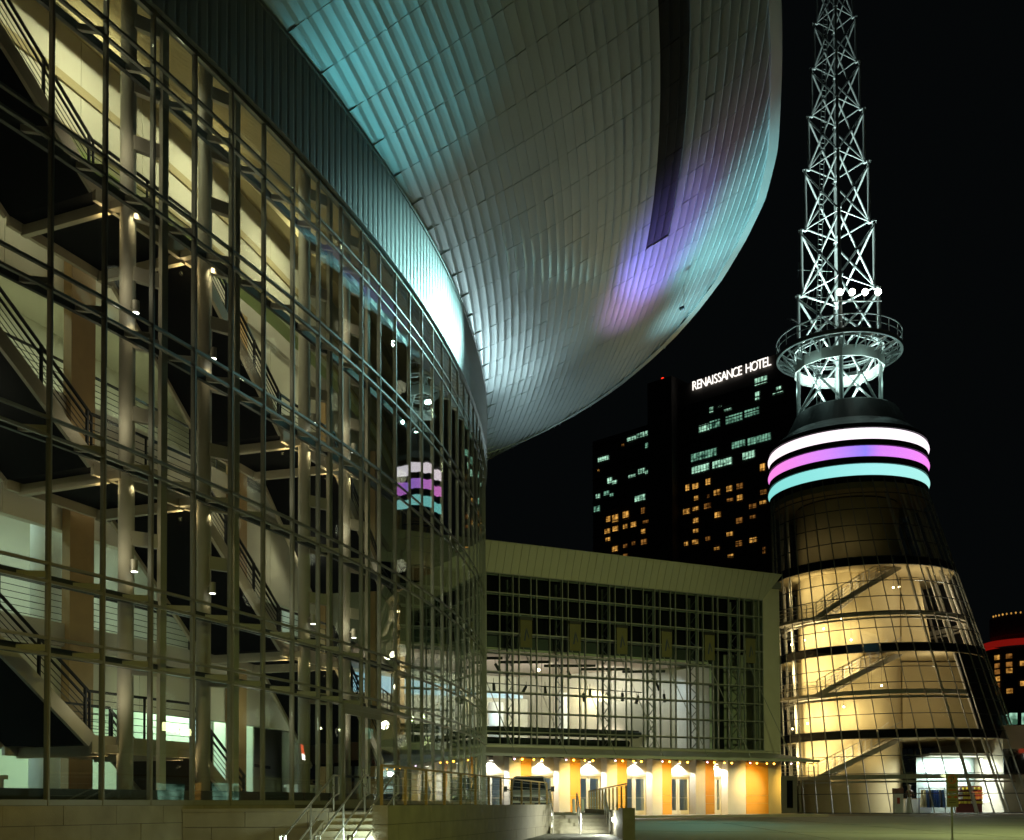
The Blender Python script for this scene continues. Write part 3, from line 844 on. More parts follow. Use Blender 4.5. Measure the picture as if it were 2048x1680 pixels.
# glazing grid
MOD = 3.26; A0 = 1.67
cols = []
k = -3
while True:
    b0 = A0 + MOD * k
    for o in (0, 0.39, 1.17, 1.55, 2.41):
        x = b0 + o
        if -6 < x < 19.86: cols.append(x)
    if b0 > 20: break
    k += 1
cols.append(19.86)
rows = [5.02, 5.75, 6.88, 8.02, 9.15, 10.28, 11.41, 12.54, 13.67, 14.78]
for x in cols:
    MB().hexa([W(x - .022, -0.04, rows[0]), W(x + .022, -0.04, rows[0]), W(x + .022, 0.10, rows[0]), W(x - .022, 0.10, rows[0])], [W(x - .022, -0.04, rows[-1]), W(x + .022, -0.04, rows[-1]), W(x + .022, 0.10, rows[-1]), W(x - .022, 0.10, rows[-1])]).build('mullion', M['alu'], wing)
for z in rows:
    mb = MB()
    for x0, x1 in zip(cols, cols[1:]):
        mb.hexa([W(x0 + .03, -0.045, z - .03), W(x1 - .03, -0.045, z - .03), W(x1 - .03, 0.09, z - .03), W(x0 + .03, 0.09, z - .03)], [W(x0 + .03, -0.045, z + .03), W(x1 - .03, -0.045, z + .03), W(x1 - .03, 0.09, z + .03), W(x0 + .03, 0.09, z + .03)])
    mb.build('transom', M['alu'], wing)
rest = MB(); c = 0
for x0, x1 in reversed(list(zip(cols, cols[1:]))):
    for z0, z1 in zip(rows, rows[1:]):
        j = random.gauss(0, 0.002)
        q = [W(x0 + .031, 0.0 + j, z0 + .031), W(x1 - .031, 0.0 - j, z0 + .031), W(x1 - .031, 0.015 - j, z0 + .031), W(x0 + .031, 0.015 + j, z0 + .031)]
        mb = MB() if c < 300 else rest
        mb.hexa(q, [p + UP * (z1 - z0 - .062) for p in q])
        if mb is not rest: mb.build('pane', M['glass_far'], wing)
        c += 1
if rest.v: rest.build('pane', M['glass_far'], wing, kind='stuff')
# vertical trusses behind each narrow strip, horizontal tubes between them
k = 0
for kk in range(-1, 6):
    x = A0 + MOD * kk + 0.2
    mb = MB()
    for b_ in (0.45, 1.15): mb.tube(W(x, b_, 5.0), W(x, b_, 14.7), 0.07, 8)
    z = 5.0; s_ = 0
    while z < 14.3:
        mb.tube(W(x, 0.45 if s_ else 1.15, z), W(x, 1.15 if s_ else 0.45, z + 0.5), 0.03, 6); s_ = 1 - s_; z += 0.5
    mb.build('truss_column', M['alu'], wing)
for z in rows[1:]:
    MB().tube(W(-5, 0.42, z), W(19.8, 0.42, z), 0.06, 8).build('wind_tube', M['alu'], wing)
# side pier and return towards the tower
MB().hexa([W(19.9, -0.02, 5.0), W(21.25, -0.02, 5.0), W(21.25, 1.2, 5.0), W(19.9, 1.2, 5.0)], [W(19.9, -0.02, 15.6), W(21.25, -0.02, 15.6), W(21.25, 1.2, 15.6), W(19.9, 1.2, 15.6)]).build('end_pier', M['conc'], wing)
MB().hexa([W(20.2, -0.02, 0.9), W(21.25, -0.02, 0.9), W(21.25, 1.2, 0.9), W(20.2, 1.2, 0.9)], [W(20.2, -0.02, 4.98), W(21.25, -0.02, 4.98), W(21.25, 1.2, 4.98), W(20.2, 1.2, 4.98)]).build('end_pier', M['conc'], wing)
# sill beam over the doors
MB().hexa([W(-6, 0.0, 4.62), W(20.19, 0.0, 4.62), W(20.19, 1.2, 4.62), W(-6, 1.2, 4.62)], [W(-6, 0.0, 4.98), W(20.19, 0.0, 4.98), W(20.19, 1.2, 4.98), W(-6, 1.2, 4.98)]).build('sill_beam', M['parapet'], wing)
# ground storey: piers in pale and ochre panels, door recesses
RB = 0.62
def wblock(x0, x1, b0, b1, z0, z1): return MB().hexa([W(x0, b0, z0), W(x1, b0, z0), W(x1, b1, z0), W(x0, b1, z0)], [W(x0, b0, z1), W(x1, b0, z1), W(x1, b1, z1), W(x0, b1, z1)])
WZ = 0.93
def pier_panels(x0, x1, m):
    zs = [WZ, 1.62, 2.12, 4.05, 4.61]
    for z0, z1 in zip(zs, zs[1:]):
        wblock(x0 + 0.006, x1 - 0.006, -0.02, 0.10, z0 + 0.006, z1 - 0.006).build('wall_panel', m, wing)
    wblock(x0, x1, 0.05, 1.2, WZ - 0.3, 4.61).build('pier', M['pier'], wing)
for k in range(-1, 5):
    x0 = 2.83 + MOD * k
    pier_panels(x0 - 1.45, x0 - 0.70, M['pier']); pier_panels(x0 - 0.70, x0, M['orange'])
pier_panels(16.92, 18.36, M['pier']); pier_panels(18.36, 20.19, M['orange'])
pier_panels(15.87 - 1.45, 15.87 - 0.70, M['pier']); pier_panels(15.87 - 0.70, 15.87, M['orange'])
DOORS = [2.83 + MOD * k for k in range(-1, 5)]
for k, x0 in enumerate(DOORS):
    x1 = x0 + 1.81 if k < 5 else 16.92
    wblock(x0, x1, RB, RB + 0.2, 3.42, 4.61).build('recess_wall', M['pier'], wing)
    wblock(x0, x1, RB - 0.03, RB + 0.05, 3.28, 3.42).build('door_head', M['stairsteel'], wing)
    wblock(x0, x1, RB + 0.0, RB + 0.2, 0.6, 0.95).build('threshold', M['conc'], wing)
    n_ = 2
    wd = (min(x1, x0 + 1.81) - x0 - 0.1) / 2
    for j in range(n_):
        a0, a1 = x0 + 0.05 + j * wd + 0.01, x0 + 0.05 + (j + 1) * wd - 0.01
        if a1 > x1: continue
        d = MB()
        for (p0, p1, z0, z1) in ((a0, a0 + 0.12, 0.955, 3.27), (a1 - 0.12, a1, 0.955, 3.27), (a0 + 0.12, a1 - 0.12, 0.955, 1.2), (a0 + 0.12, a1 - 0.12, 3.13, 3.27)):
            d.hexa([W(p0, RB, z0), W(p1, RB, z0), W(p1, RB + .05, z0), W(p0, RB + .05, z0)], [W(p0, RB, z1), W(p1, RB, z1), W(p1, RB + .05, z1), W(p0, RB + .05, z1)])
        o = d.build('door', M['pier'], wing)
        wblock(a0 + 0.12, a1 - 0.12, RB + .015, RB + .03, 1.2, 3.13).build('door_glass', M['glass_far'], o)
        MB().bar(W(a0 + .12, RB - .03, 1.98), W(a1 - .12, RB - .03, 1.98), 0.04, 0.05).build('push_bar', M['stainless'], o)
    # can light over each door
    c = part_empty('wall_light', wing)
    xc = (x0 + min(x1, x0 + 1.81)) / 2
    p = W(xc, RB - 0.18, 4.12)
    MB().tube(p, p + UP * 0.32, 0.11, 14).build('lamp_housing', M['lampcan'], c)
    MB().tube(p - UP * 0.012, p - UP * 0.002, 0.09, 14).build('lamp_glow', E['white'], c)
    MB().bar(p + UP * 0.2, W(xc, RB, 4.32), 0.05).build('lamp_arm', M['lampcan'], c)
    spot('door_light_beam', p - UP * 0.04, W(xc, RB - 0.05, 0.9), 430, (1.0, 0.96, 0.82), 125, 0.3, 0.06)
    point('vestibule_light', W(xc, 3.0, 3.9), 40, (0.80, 0.95, 1.0), 0.2)
# vestibule behind the doors
wblock(-6, 20.1, 5.2, 5.4, 0.9, 4.6).build('vestibule_wall', mat('grey_vestibule_wall', (0.35, 0.38, 0.40), 0.8), wing)
wblock(-6, 20.1, 0.9, 5.2, 0.7, 0.94).build('vestibule_floor', M['floor'], wing)
wblock(-6, 20.1, 1.21, 14, 4.62, 5.0).build('upper_floor', M['floor'], wing)
# exhibition space behind the upper glazing
wblock(-6, 16.6, 12.2, 12.4, 5.0, 15.5).build('rear_wall', M['plaster'], wing)
wblock(16.6, 16.8, 1.4, 12.2, 5.0, 10.6).build('side_wall', M['white'], wing)
wblock(16.9, 19.8, 3.0, 3.2, 5.0, 15.5).build('dark_wall', M['alu_dark'], wing)
wblock(-6, 19.8, 1.8, 2.0, 11.46, 15.5).build('dark_filler_sheet', M['under'], wing)  # black sheet added to keep the zone above the bulkhead dark
wblock(-6, 16.5, 1.35, 1.75, 10.75, 11.45).build('bulkhead', M['alu_dark'], wing)
wblock(-6, 16.5, 1.30, 1.36, 11.47, 11.55).build('bulkhead_trim', M['steel'], wing)
wblock(-6, 16.5, 1.36, 1.5, 10.60, 10.74).build('bulkhead_trim', M['plaster'], wing)
# sloped white ceiling
MB().hexa([W(-6, 1.76, 10.95), W(16.5, 1.76, 10.95), W(16.5, 12.1, 10.5), W(-6, 12.1, 10.5)], [W(-6, 1.76, 11.15), W(16.5, 1.76, 11.15), W(16.5, 12.1, 10.7), W(-6, 12.1, 10.7)]).build('ceiling', mat('rosy_plaster_ceiling', (0.58, 0.48, 0.40), 0.8), wing)
MB().hexa([W(-6, 11.9, 8.6), W(9.0, 11.9, 9.0), W(9.0, 12.1, 9.0), W(-6, 12.1, 8.6)], [W(-6, 11.9, 10.4), W(9.0, 11.9, 9.15), W(9.0, 12.1, 9.15), W(-6, 12.1, 10.4)]).build('blue_cove', E['blue'], wing)
wblock(-6, 8.0, 10.2, 10.4, 5.0, 8.75).build('gallery_wall', M['plaster'], wing)
wblock(9.9, 10.5, 9.0, 9.3, 5.0, 9.2).build('white_column', M['white'], wing)
wblock(10.6, 13.4, 10.0, 10.2, 7.2, 8.3).build('lit_niche', M['plaster'], wing)
wblock(11.2, 16.4, 6.2, 6.4, 6.3, 8.4).build('gallery_wall', mat('beige_gallery_wall', (0.36, 0.32, 0.25), 0.8), wing)
c = MB().tube(W(4.9, 8.8, 5.0), W(4.9, 8.8, 8.3), 0.5, 20).build('round_column', M['white'], wing)
for p in c.data.polygons: p.use_smooth = len(p.vertices) == 4
wblock(-6, 11.5, 1.9, 2.3, 5.72, 6.2).build('balcony_front', M['black'], wing)
MB().tube(W(-6, 1.85, 6.0), W(11.6, 1.85, 6.0), 0.10, 10).build('balcony_duct', M['alu_dark'], wing)
MB().tube(W(-6, 1.75, 5.35), W(10.6, 1.75, 5.35), 0.2, 14).build('balcony_duct', M['black'], wing)
# lighting bars and stage spots hung under the ceiling
for x0, x1, b_, z in ((-0.3, 2.2, 3.0, 10.3), (2.8, 5.6, 3.4, 10.3), (6.0, 8.9, 3.4, 10.25), (8.8, 11.6, 3.6, 10.2), (11.9, 14.3, 3.6, 10.2)):
    MB().bar(W(x0, b_ + 0.8, z), W(x1, b_ - 0.6, z), 0.12, 0.16).build('lighting_bar', M['black'], wing)
MB().tube(W(-4, 3.0, 8.9), W(12.5, 3.0, 8.75), 0.03, 8).build('spot_rail', M['black'], wing)
for x, z, t in ((0.9, 8.75, 0.9), (1.9, 8.75, 0.1), (4.1, 8.65, -0.7), (5.4, 8.7, 0.1), (8.6, 8.7, 0.0), (8.1, 8.4, 0.2), (9.9, 8.55, 0.5), (11.0, 8.55, 0.0), (12.2, 8.4, -0.4), (7.0, 9.75, 0.6), (2.0, 9.9, 0.8), (14.2, 8.6, 0.1), (13.6, 9.3, 0.6)):
    p = W(x, 3.0, z)
    sp = part_empty('stage_spot', wing)
    d = (WE * math.sin(t) - UP * math.cos(t))
    MB().tube(p + UP * 0.12, p + d * 0.42, 0.085, 10, 0.11).build('lamp_housing', M['black'], sp)
    MB().bar(p + UP * 0.12, p + UP * 0.4, 0.03).build('lamp_hook', M['black'], sp)
for x in (0.4, 1.2, 2.7, 3.2, 5.2, 6.0, 6.4, 8.0, 8.4, 10.2):
    MB().tube(W(x, 3.05, 6.2), W(x, 3.05, 10.6), 0.014, 5).build('hanging_cable', M['black'], wing)
for x, z, e_ in ((4.75, 9.75, 'bulb'), (9.45, 5.95, 'bulb')):
    p = W(x, 2.6, z)
    MB().lathe(p, [(0.001, p.z - .1), (0.07, p.z - .07), (0.1, p.z), (0.07, p.z + .07), (0.001, p.z + .1)], 12).build('spot_glow', E['bulb'], wing)
for x in (-3, 2, 7, 12):
    area('exhibition_light', W(x, 5.0, 9.9), W(x, 9.5, 6.0), 230, (1.0, 0.94, 0.82), 2.0, 0.6)
    area('exhibition_uplight', W(x, 6.0, 6.4), W(x, 6.5, 11), 30, (1.0, 0.82, 0.70), 2.0, 0.6)
area('niche_light', W(12, 8.0, 9.0), W(12, 10, 7.5), 90, (1.0, 0.82, 0.45), 1.5, 0.4)
area('side_gallery_light', W(15, 4.0, 9.9), W(15, 5.9, 6.0), 40, (0.85, 0.95, 1.0), 1.5, 0.4)
spot('blue_column_light', W(3.6, 7.2, 8.0), W(4.7, 8.8, 6.5), 120, (0.45, 0.8, 1.0), 60, 0.5, 0.1)
# canopies over the doors with amber lamps, held by rods
for k in range(-1, 6):
    x0 = 1.2 + MOD * k
    if x0 > 18: x1 = x0 + 3.0
    c = part_empty('canopy', wing)
    p00, p10, p11, p01 = W(x0 - 0.1, -0.05, 4.86), W(x0 + 3.1, -0.05, 4.86), W(x0 + 4.3, -3.0, 4.30), W(x0 + 0.9, -1.9, 4.40)
    MB().hexa([p00 - UP * 0.07, p10 - UP * 0.07, p11 - UP * 0.07, p01 - UP * 0.07], [p00, p10, p11, p01]).build('canopy_sheet', M['parapet'], c)
    MB().bar(p01 - UP * 0.04, p11 - UP * 0.04, 0.09, 0.16).build('canopy_edge', M['alu'], c)
    for t in (0.15, 0.45, 0.75):
        MB().bar(p00.lerp(p10, t) - UP * 0.16, p01.lerp(p11, t) - UP * 0.14, 0.06, 0.14).build('canopy_rib', M['alu_dark'], c)
    for t, m, r_ in ((0.50, 'pink', .04), (0.62, 'amber', .06), (0.80, 'amber', .05), (0.93, 'amber', .06)):
        p = p01.lerp(p11, t) - UP * 0.26 + WN * 0.12
        MB().lathe(p, [(0.001, p.z - r_), (r_ * .8, p.z - r_ * .6), (r_, p.z), (r_ * .8, p.z + r_ * .6), (0.001, p.z + r_)], 10).build('canopy_lamp', E[m], c)
    p = p01.lerp(p11, 0.74) - UP * 0.40 + WN * 0.3
    spot('canopy_amber_light', p, W(x0 + 4.54, 0.0, 2.7), 700, (1.0, 0.58, 0.08), 74, 1.0, 0.15)
    spot('canopy_white_light', p01.lerp(p11, 0.5) - UP * 0.34, W(x0 + 0.55, 0.0, 1.9), 420, (0.96, 1.0, 0.86), 70, 0.9, 0.06)
    MB().bar(p01.lerp(p11, 0.66) - UP * 0.20 + WN * 0.12, p01.lerp(p11, 0.98) - UP * 0.20 + WN * 0.12, 0.05, 0.04).build('lamp_track', M['bronze'], c)
    MB().tube(W(x0 + 1.05, -0.06, 10.7), p01.lerp(p11, 0.5), 0.025, 6).build('tie_rod', M['alu'], c)
# banners
ORD = ['first banner from the curved hall', 'second banner from the curved hall', 'third banner from the curved hall', 'third banner from the tower', 'second banner from the tower', 'nearest banner to the tower']
for k in range(6):
    xb = A0 + MOD * k + 0.78
    b = thing('banner', tuple(W(xb, -0.2, 10.6)), 'olive cloth banner with dark emblem on the wing glazing, ' + ORD[k], 'banner', 'banners on the glazed entrance wing')
    MB().hexa([W(xb - .38, -0.16, 10.62), W(xb + .38, -0.16, 10.62), W(xb + .38, -0.145, 10.62), W(xb - .38, -0.145, 10.62)], [W(xb - .38, -0.16, 12.2), W(xb + .38, -0.16, 12.2), W(xb + .38, -0.145, 12.2), W(xb - .38, -0.145, 12.2)]).build('cloth', M['banner'], b)
    MB().bar(W(xb - .40, -0.15, 12.30), W(xb + .40, -0.15, 12.30), 0.10, 0.18).build('bracket', M['black'], b)
    e1 = [(-.16, 11.0), (-.06, 11.0), (.03, 11.55), (-.02, 11.75)]; e2 = [(.05, 11.45), (.17, 11.1), (.2, 11.2), (.02, 11.8)]
    mb = MB()
    for poly in (e1, e2):
        f_ = [W(xb + x, -0.163, z) for x, z in poly]; r_ = [W(xb + x, -0.1605, z) for x, z in poly]
        mb.hexa(f_, r_)
    mb.build('emblem', M['bannermark'], b)
# ------------------------------------------------------------------ glass cone tower
before = set(bpy.data.objects)
tower = thing('glass_tower', (TB.x, TB.y, 0.9), 'round tapering glass tower with glowing rings and warm lit stairs inside', 'tower')
PHI = math.atan2(-78.0, -24.5)          # direction from the tower to the viewer
NM = 42
def ang(i): return PHI + (i - NM / 2) * 2 * math.pi / NM
TR = [0.95, 2.2, 3.5, 4.65, 5.8, 6.35, 7.37, 8.4, 9.42, 10.43, 11.45, 12.0, 13.05, 14.1, 15.15, 16.2, 17.3, 17.85, 18.95, 20.05, 21.15, 22.25, 23.28]
BANDROW = (4, 10, 16)
for i in range(NM):
    a = ang(i)
    t_ = Vector((-math.sin(a), math.cos(a), 0)) * 0.026
    def mp(z, dr): return TP(a, z, dr)
    lo = [mp(0.9, -.035) - t_, mp(0.9, -.035) + t_, mp(0.9, .05) + t_, mp(0.9, .05) - t_]
    hi = [mp(23.3, -.035) - t_, mp(23.3, -.035) + t_, mp(23.3, .05) + t_, mp(23.3, .05) - t_]
    MB().hexa(lo, hi).build('mullion', M['alu'], tower)
def ringbar(z, dr0, dr1, h, m, name, i0=0, i1=NM, sub=1, parent=None):
    mb = MB(); n_ = (i1 - i0) * sub
    vs = []
    for j in range(n_ + 1):
        a = ang(i0 + j / sub)
        vs += [TP(a, z - h / 2, dr0), TP(a, z - h / 2, dr1), TP(a, z + h / 2, dr1), TP(a, z + h / 2, dr0)]
    fs = []
    for j in range(n_):
        for q in range(4): fs.append((j * 4 + q, j * 4 + (q + 1) % 4, j * 4 + 4 + (q + 1) % 4, j * 4 + 4 + q))
    if i1 - i0 < NM: fs += [(3, 2, 1, 0), tuple(n_ * 4 + q for q in range(4))]
    return mb.add(vs, fs).build(name, m, parent or tower)
for z in TR: ringbar(z, -0.06, 0.035, 0.045, M['alu_dark'], 'transom')
cells = []
for i in range(NM):
    for k in range(len(TR) - 1):
        front = abs(i + 0.5 - NM / 2)
        cells.append((front, i, k))
cells.sort()
restp = MB(); n_ = 0
for front, i, k in cells:
    z0, z1 = TR[k] + 0.024, TR[k + 1] - 0.024
    a0, a1 = ang(i) + 0.006, ang(i + 1) - 0.006
    j = random.gauss(0, 0.003)
    q0 = [TP(a0, z0, -0.01 + j), TP(a1, z0, -0.01 - j), TP(a1, z0, 0.006 - j), TP(a0, z0, 0.006 + j)]
    q1 = [TP(a0, z1, -0.01 + j), TP(a1, z1, -0.01 - j), TP(a1, z1, 0.006 - j), TP(a0, z1, 0.006 + j)]
    if k in BANDROW:
        MB().hexa(q0, q1).build('spandrel_pane', M['spandrel'], tower); continue
    mb = MB() if n_ < 300 else restp
    mb.hexa(q0, q1); n_ += 1
    if mb is not restp: mb.build('pane', M['glass_tower'], tower)
restp.build('pane', M['glass_tower'], tower, kind='stuff')
# dark lining on the side away from the wing
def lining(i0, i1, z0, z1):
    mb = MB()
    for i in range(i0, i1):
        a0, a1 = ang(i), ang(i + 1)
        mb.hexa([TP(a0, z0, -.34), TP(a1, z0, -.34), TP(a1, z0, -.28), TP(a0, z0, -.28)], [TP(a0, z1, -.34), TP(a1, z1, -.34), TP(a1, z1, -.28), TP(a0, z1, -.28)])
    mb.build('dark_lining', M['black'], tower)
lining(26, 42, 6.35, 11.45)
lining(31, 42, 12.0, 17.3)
# core, floors, ring beams
CC = Vector((24.0, TCY, 0)); CR = 3.5
core = MB().lathe((CC.x, CC.y, 0), [(CR, 0.9), (CR, 22.5)], 40).build('core_wall', M['core'], tower, smooth=True)
for z in (5.85, 11.5, 17.35, 22.6):
    c, r = tow(z)
    vs = []; N = 48
    for j in range(N):
        a = 2 * math.pi * j / N
        vs += [(c.x + (r - .12) * math.cos(a), c.y + (r - .12) * math.sin(a), z), (c.x + (r - .12) * math.cos(a), c.y + (r - .12) * math.sin(a), z + 0.42),
               (CC.x + CR * math.cos(a), CC.y + CR * math.sin(a), z + .42), (CC.x + CR * math.cos(a), CC.y + CR * math.sin(a), z)]
    # gallery floor: open over the stair, solid at the back and right
    fs = []
    for j in range(N):
        a = 2 * math.pi * j / N
        da = (a - PHI + math.pi) % (2 * math.pi) - math.pi
        if z < 17 and -1.15 < da < 0.15: continue
        j2 = (j + 1) % N
        for q in range(4): fs.append((j * 4 + q, j * 4 + (q + 1) % 4, j2 * 4 + (q + 1) % 4, j2 * 4 + q))
    MB().add(vs, fs).build('gallery_floor', M['core'], tower)
gz = lambda z: (lambda cr: cr[1])(tow(z))
for z in (3.3, 8.85, 14.1):
    ringbar(z, -0.62, -0.42, 0.30, M['steel'], 'ring_beam')
    ringbar(z - 0.32, -0.60, -0.46, 0.12, M['steel'], 'ring_beam')
for z in (6.1, 11.75, 17.6): ringbar(z, -0.65, -0.45, 0.26, M['steel'], 'ring_beam')
for i in list(range(10, 14, 3)) + list(range(24, 42, 2)):
    a = ang(i + 0.5)
    MB().tube(TP(a, 0.95, -0.75), TP(a, 23.0, -0.75), 0.10, 8).build('leaning_column', M['steel'], tower)
# stair flights curling round the core, up to the right
def helix(z0, z1, a0, a1, zl):
    f = part_empty('stair_flight', tower)
    n_ = 20
    for rr in (CR + 0.45, CR + 1.75):
        mb = MB(); hr = MB()
        def hp(t, dz): 
            a = a0 + (a1 - a0) * t
            return Vector((CC.x + rr * math.cos(a), CC.y + rr * math.sin(a), z0 + (z1 - z0) * t + dz))
        for j in range(10):
            mb.bar(hp(j / 10, 0), hp((j + 1) / 10, 0), 0.10, 0.34)
            for dz in (1.05, 0.8, 0.6, 0.4): hr.bar(hp(j / 10, dz), hp((j + 1) / 10, dz), 0.05 if dz > 1 else 0.025)
            hr.bar(hp(j / 10, 0), hp(j / 10, 1.05), 0.05)
        mb.build('stringer', M['steel'], f); hr.build('handrail', M['steel'], f)
    for j in range(n_):
        t0, t1 = j / n_, (j + 1) / n_
        b0, b1 = a0 + (a1 - a0) * t0, a0 + (a1 - a0) * t1 + 0.02
        z = z0 + (z1 - z0) * (j + 0.6) / n_
        ri, ro = CR + 0.5, CR + 1.7
        q = [Vector((CC.x + r_ * math.cos(b_), CC.y + r_ * math.sin(b_), z)) for r_, b_ in ((ri, b0), (ro, b0), (ro, b1), (ri, b1))]
        MB().hexa(q, [p + UP * 0.06 for p in q]).build('tread', M['stairsteel'], f)
    # mid landing on the left
    mb = MB(); hr = MB()
    for j in range(6):
        b0, b1 = a0 - 0.8 + 0.8 * j / 6, a0 - 0.8 + 0.8 * (j + 1) / 6
        q = [Vector((CC.x + r_ * math.cos(b_), CC.y + r_ * math.sin(b_), z0 - .1)) for r_, b_ in ((CR, b0), (CR + 1.8, b0), (CR + 1.8, b1), (CR, b1))]
        mb.hexa(q, [p + UP * 0.2 for p in q])
        for dz in (1.05, 0.8, 0.55): hr.bar(q[1] + UP * dz, q[2] + UP * dz, 0.035)
        hr.bar(q[1], q[1] + UP * 1.05, 0.045)
    mb.build('landing', M['steel'], f); hr.build('landing_rail', M['steel'], f)
for z0, z1 in ((3.3, 6.0), (8.85, 11.6), (14.1, 17.4)):
    helix(z0, z1, PHI - 0.40, PHI + 0.70, z0)
# lit gallery walls right of the core
for z0, z1 in ((6.4, 11.4), (12.05, 17.3)):
    c0, r0w = tow(z0); c1, r1w = tow(z1)
    xa = CC.x + CR - 0.3; k0 = 1.0 if z0 < 10 else 0.55
    x0, x1 = xa + (c0.x + r0w - 1.9 - xa) * k0, xa + (c1.x + r1w - 1.9 - xa) * k0
    y = TCY - 1.6
    MB().hexa([(xa, y, z0), (x0, y, z0), (x0, y + .2, z0), (xa, y + .2, z0)], [(xa, y, z1), (x1, y, z1), (x1, y + .2, z1), (xa, y + .2, z1)]).build('gallery_wall', M['core'], tower)
# pendant bulbs
PEND = [(22.33, 14.1), (21.3, 13.5), (20.3, 12.9), (19.6, 12.7), (24.9, 9.5), (24.2, 9.0), (22.4, 8.1), (20.4, 7.1), (19.6, 6.8), (22.9, 12.6), (26.4, 16.3), (25.9, 16.2)]
for x, z in PEND:
    dx = x - CC.x
    y = CC.y - math.sqrt(max(0.5, (CR + 0.75) ** 2 - dx * dx))
    if x < 20.2: y = CC.y - 1.3
    p = part_empty('pendant_light', tower)
    MB().tube((x, y, z + .06), (x, y, z + 2.0), 0.008, 5).build('lamp_cord', M['black'], p)
    MB().lathe((x, y, z), [(0.001, z - .075), (.055, z - .05), (.075, z), (.05, z + .055), (.001, z + .07)], 10).build('bulb', E['bulb'], p)
# warm lights of the stair ring
TW = (1.0, 0.80, 0.44)
for z, e_ in ((4.6, 260), (7.6, 270), (10.6, 220), (13.2, 230), (16.3, 110), (19.2, 7)):
    for da, k in ((-0.95, 1.0), (-0.5, 1.0), (0.02, 0.75), (0.5, 0.2)):
        a = PHI + da; c, r = tow(z); rr = CR + 1.3
        spot('stair_ring_light', (CC.x + rr * math.cos(a), CC.y + rr * math.sin(a), z), (CC.x, CC.y, z - 0.4), e_ * k, TW, 165, 0.5, 0.2)
        point('stair_glow_light', (CC.x + rr * math.cos(a), CC.y + rr * math.sin(a), z), e_ * k * 0.16, TW, 0.25)
for z, da in ((7.6, .55), (10.4, .6), (13.2, .55), (15.6, .75), (13.2, 1.15), (15.6, 1.35)): point('side_gallery_light', TP(PHI + da, z, -1.7), 62, (1.0, 0.86, 0.62), 0.3)
# partition and shop in the foot of the tower
c, r = tow(0.9)
MB().lathe((c.x, c.y, 0), [(0.01, 0.9), (r - .1, 0.9), (r - .1, 0.945), (0.01, 0.945)], 48).build('shop_floor', M['floor'], tower)
MB().lathe((28.4, 79.2, 0), [(0.1, 4.72), (6.4, 4.72), (6.4, 4.9), (0.1, 4.9)], 32, PHI + 0.2, PHI + 2.4).build('shop_ceiling', M['white'], tower)
MB().lathe((28.4, 79.2, 0), [(4.6, 0.95), (4.6, 4.7)], 32, PHI + 0.1, PHI + 2.6).build('shop_wall', mat('teal_shop_wall', (0.28, 0.36, 0.35), 0.7), tower, smooth=True)
for z in (2.55, 2.0, 3.05):
    mb = MB()
    for j in range(20):
        b0, b1 = PHI + 0.3 + 1.7 * j / 20, PHI + 0.3 + 1.7 * (j + 1) / 20
        mb.bar((28.4 + 4.9 * math.cos(b0), 79.2 + 4.9 * math.sin(b0), z), (28.4 + 4.9 * math.cos(b1), 79.2 + 4.9 * math.sin(b1), z), 0.06, 0.07)
    mb.build('shop_rail', M['white'], tower)
for da in (0.35, 0.8, 1.25, 1.7):
    a = PHI + da
    area('shop_light', (28.4 + 5.4 * math.cos(a), 79.2 + 5.4 * math.sin(a), 4.6), (28.4 + 5.2 * math.cos(a), 79.2 + 5.2 * math.sin(a), 0), 420, (0.93, 1.0, 0.96), 1.4, 0.5)
    point('shop_uplight', (28.4 + 5.6 * math.cos(a), 79.2 + 5.6 * math.sin(a), 3.9), 60, (1.0, 1.0, 0.80), 0.2)
# dark door at the foot beside the wing
MB().hexa([W(21.32, -0.05, .93), W(22.3, -0.35, .93), W(22.3, -0.25, .93), W(21.32, 0.05, .93)], [W(21.32, -0.05, 3.4), W(22.3, -0.35, 3.4), W(22.3, -0.25, 3.4), W(21.32, 0.05, 3.4)]).build('side_door', M['alu'], tower)
MB().hexa([W(21.6, -0.17, 1.3), W(22.0, -0.29, 1.3), W(22.0, -0.285, 1.3), W(21.6, -0.165, 1.3)], [W(21.6, -0.17, 3.1), W(22.0, -0.29, 3.1), W(22.0, -0.285, 3.1), W(21.6, -0.165, 3.1)]).build('door_glass', M['carglass'], tower)

# drum with three luminous rings and a dark cap
DC = Vector((24.05, TCY, 0))
drum = thing('ring_drum', (DC.x, DC.y, 23.3), 'dark drum on the tower with glowing white, purple and cyan rings', 'rooftop drum')
def bulge(z0, z1, r, out, n_=8):
    return [(r + out * math.sin(math.pi * j / n_) ** 0.8, z0 + (z1 - z0) * j / n_) for j in range(n_ + 1)]
MB().lathe(DC, [(0.1, 23.3), (5.30, 23.3), (5.34, 26.75), (5.30, 27.0), (4.9, 27.35), (4.3, 27.8), (3.75, 28.9), (3.55, 29.3), (3.3, 29.45), (0.1, 29.5)], 72).build('drum_shell', M['drum'], drum, smooth=False)
for (z0, z1), m in zip(((25.85, 26.66), (24.68, 25.46), (23.42, 24.24)), ('band0', 'band1', 'band2')):
    MB().lathe(DC, bulge(z0, z1, 5.30, 0.22), 96).build('light_ring', E[m], drum, smooth=True)
    for z in (z0 - .03, z1 + .03):
        MB().lathe(DC, [(5.3, z - .03), (5.44, z - .03), (5.44, z + .03), (5.3, z + .03)], 72).build('ring_trim', M['drum'], drum)

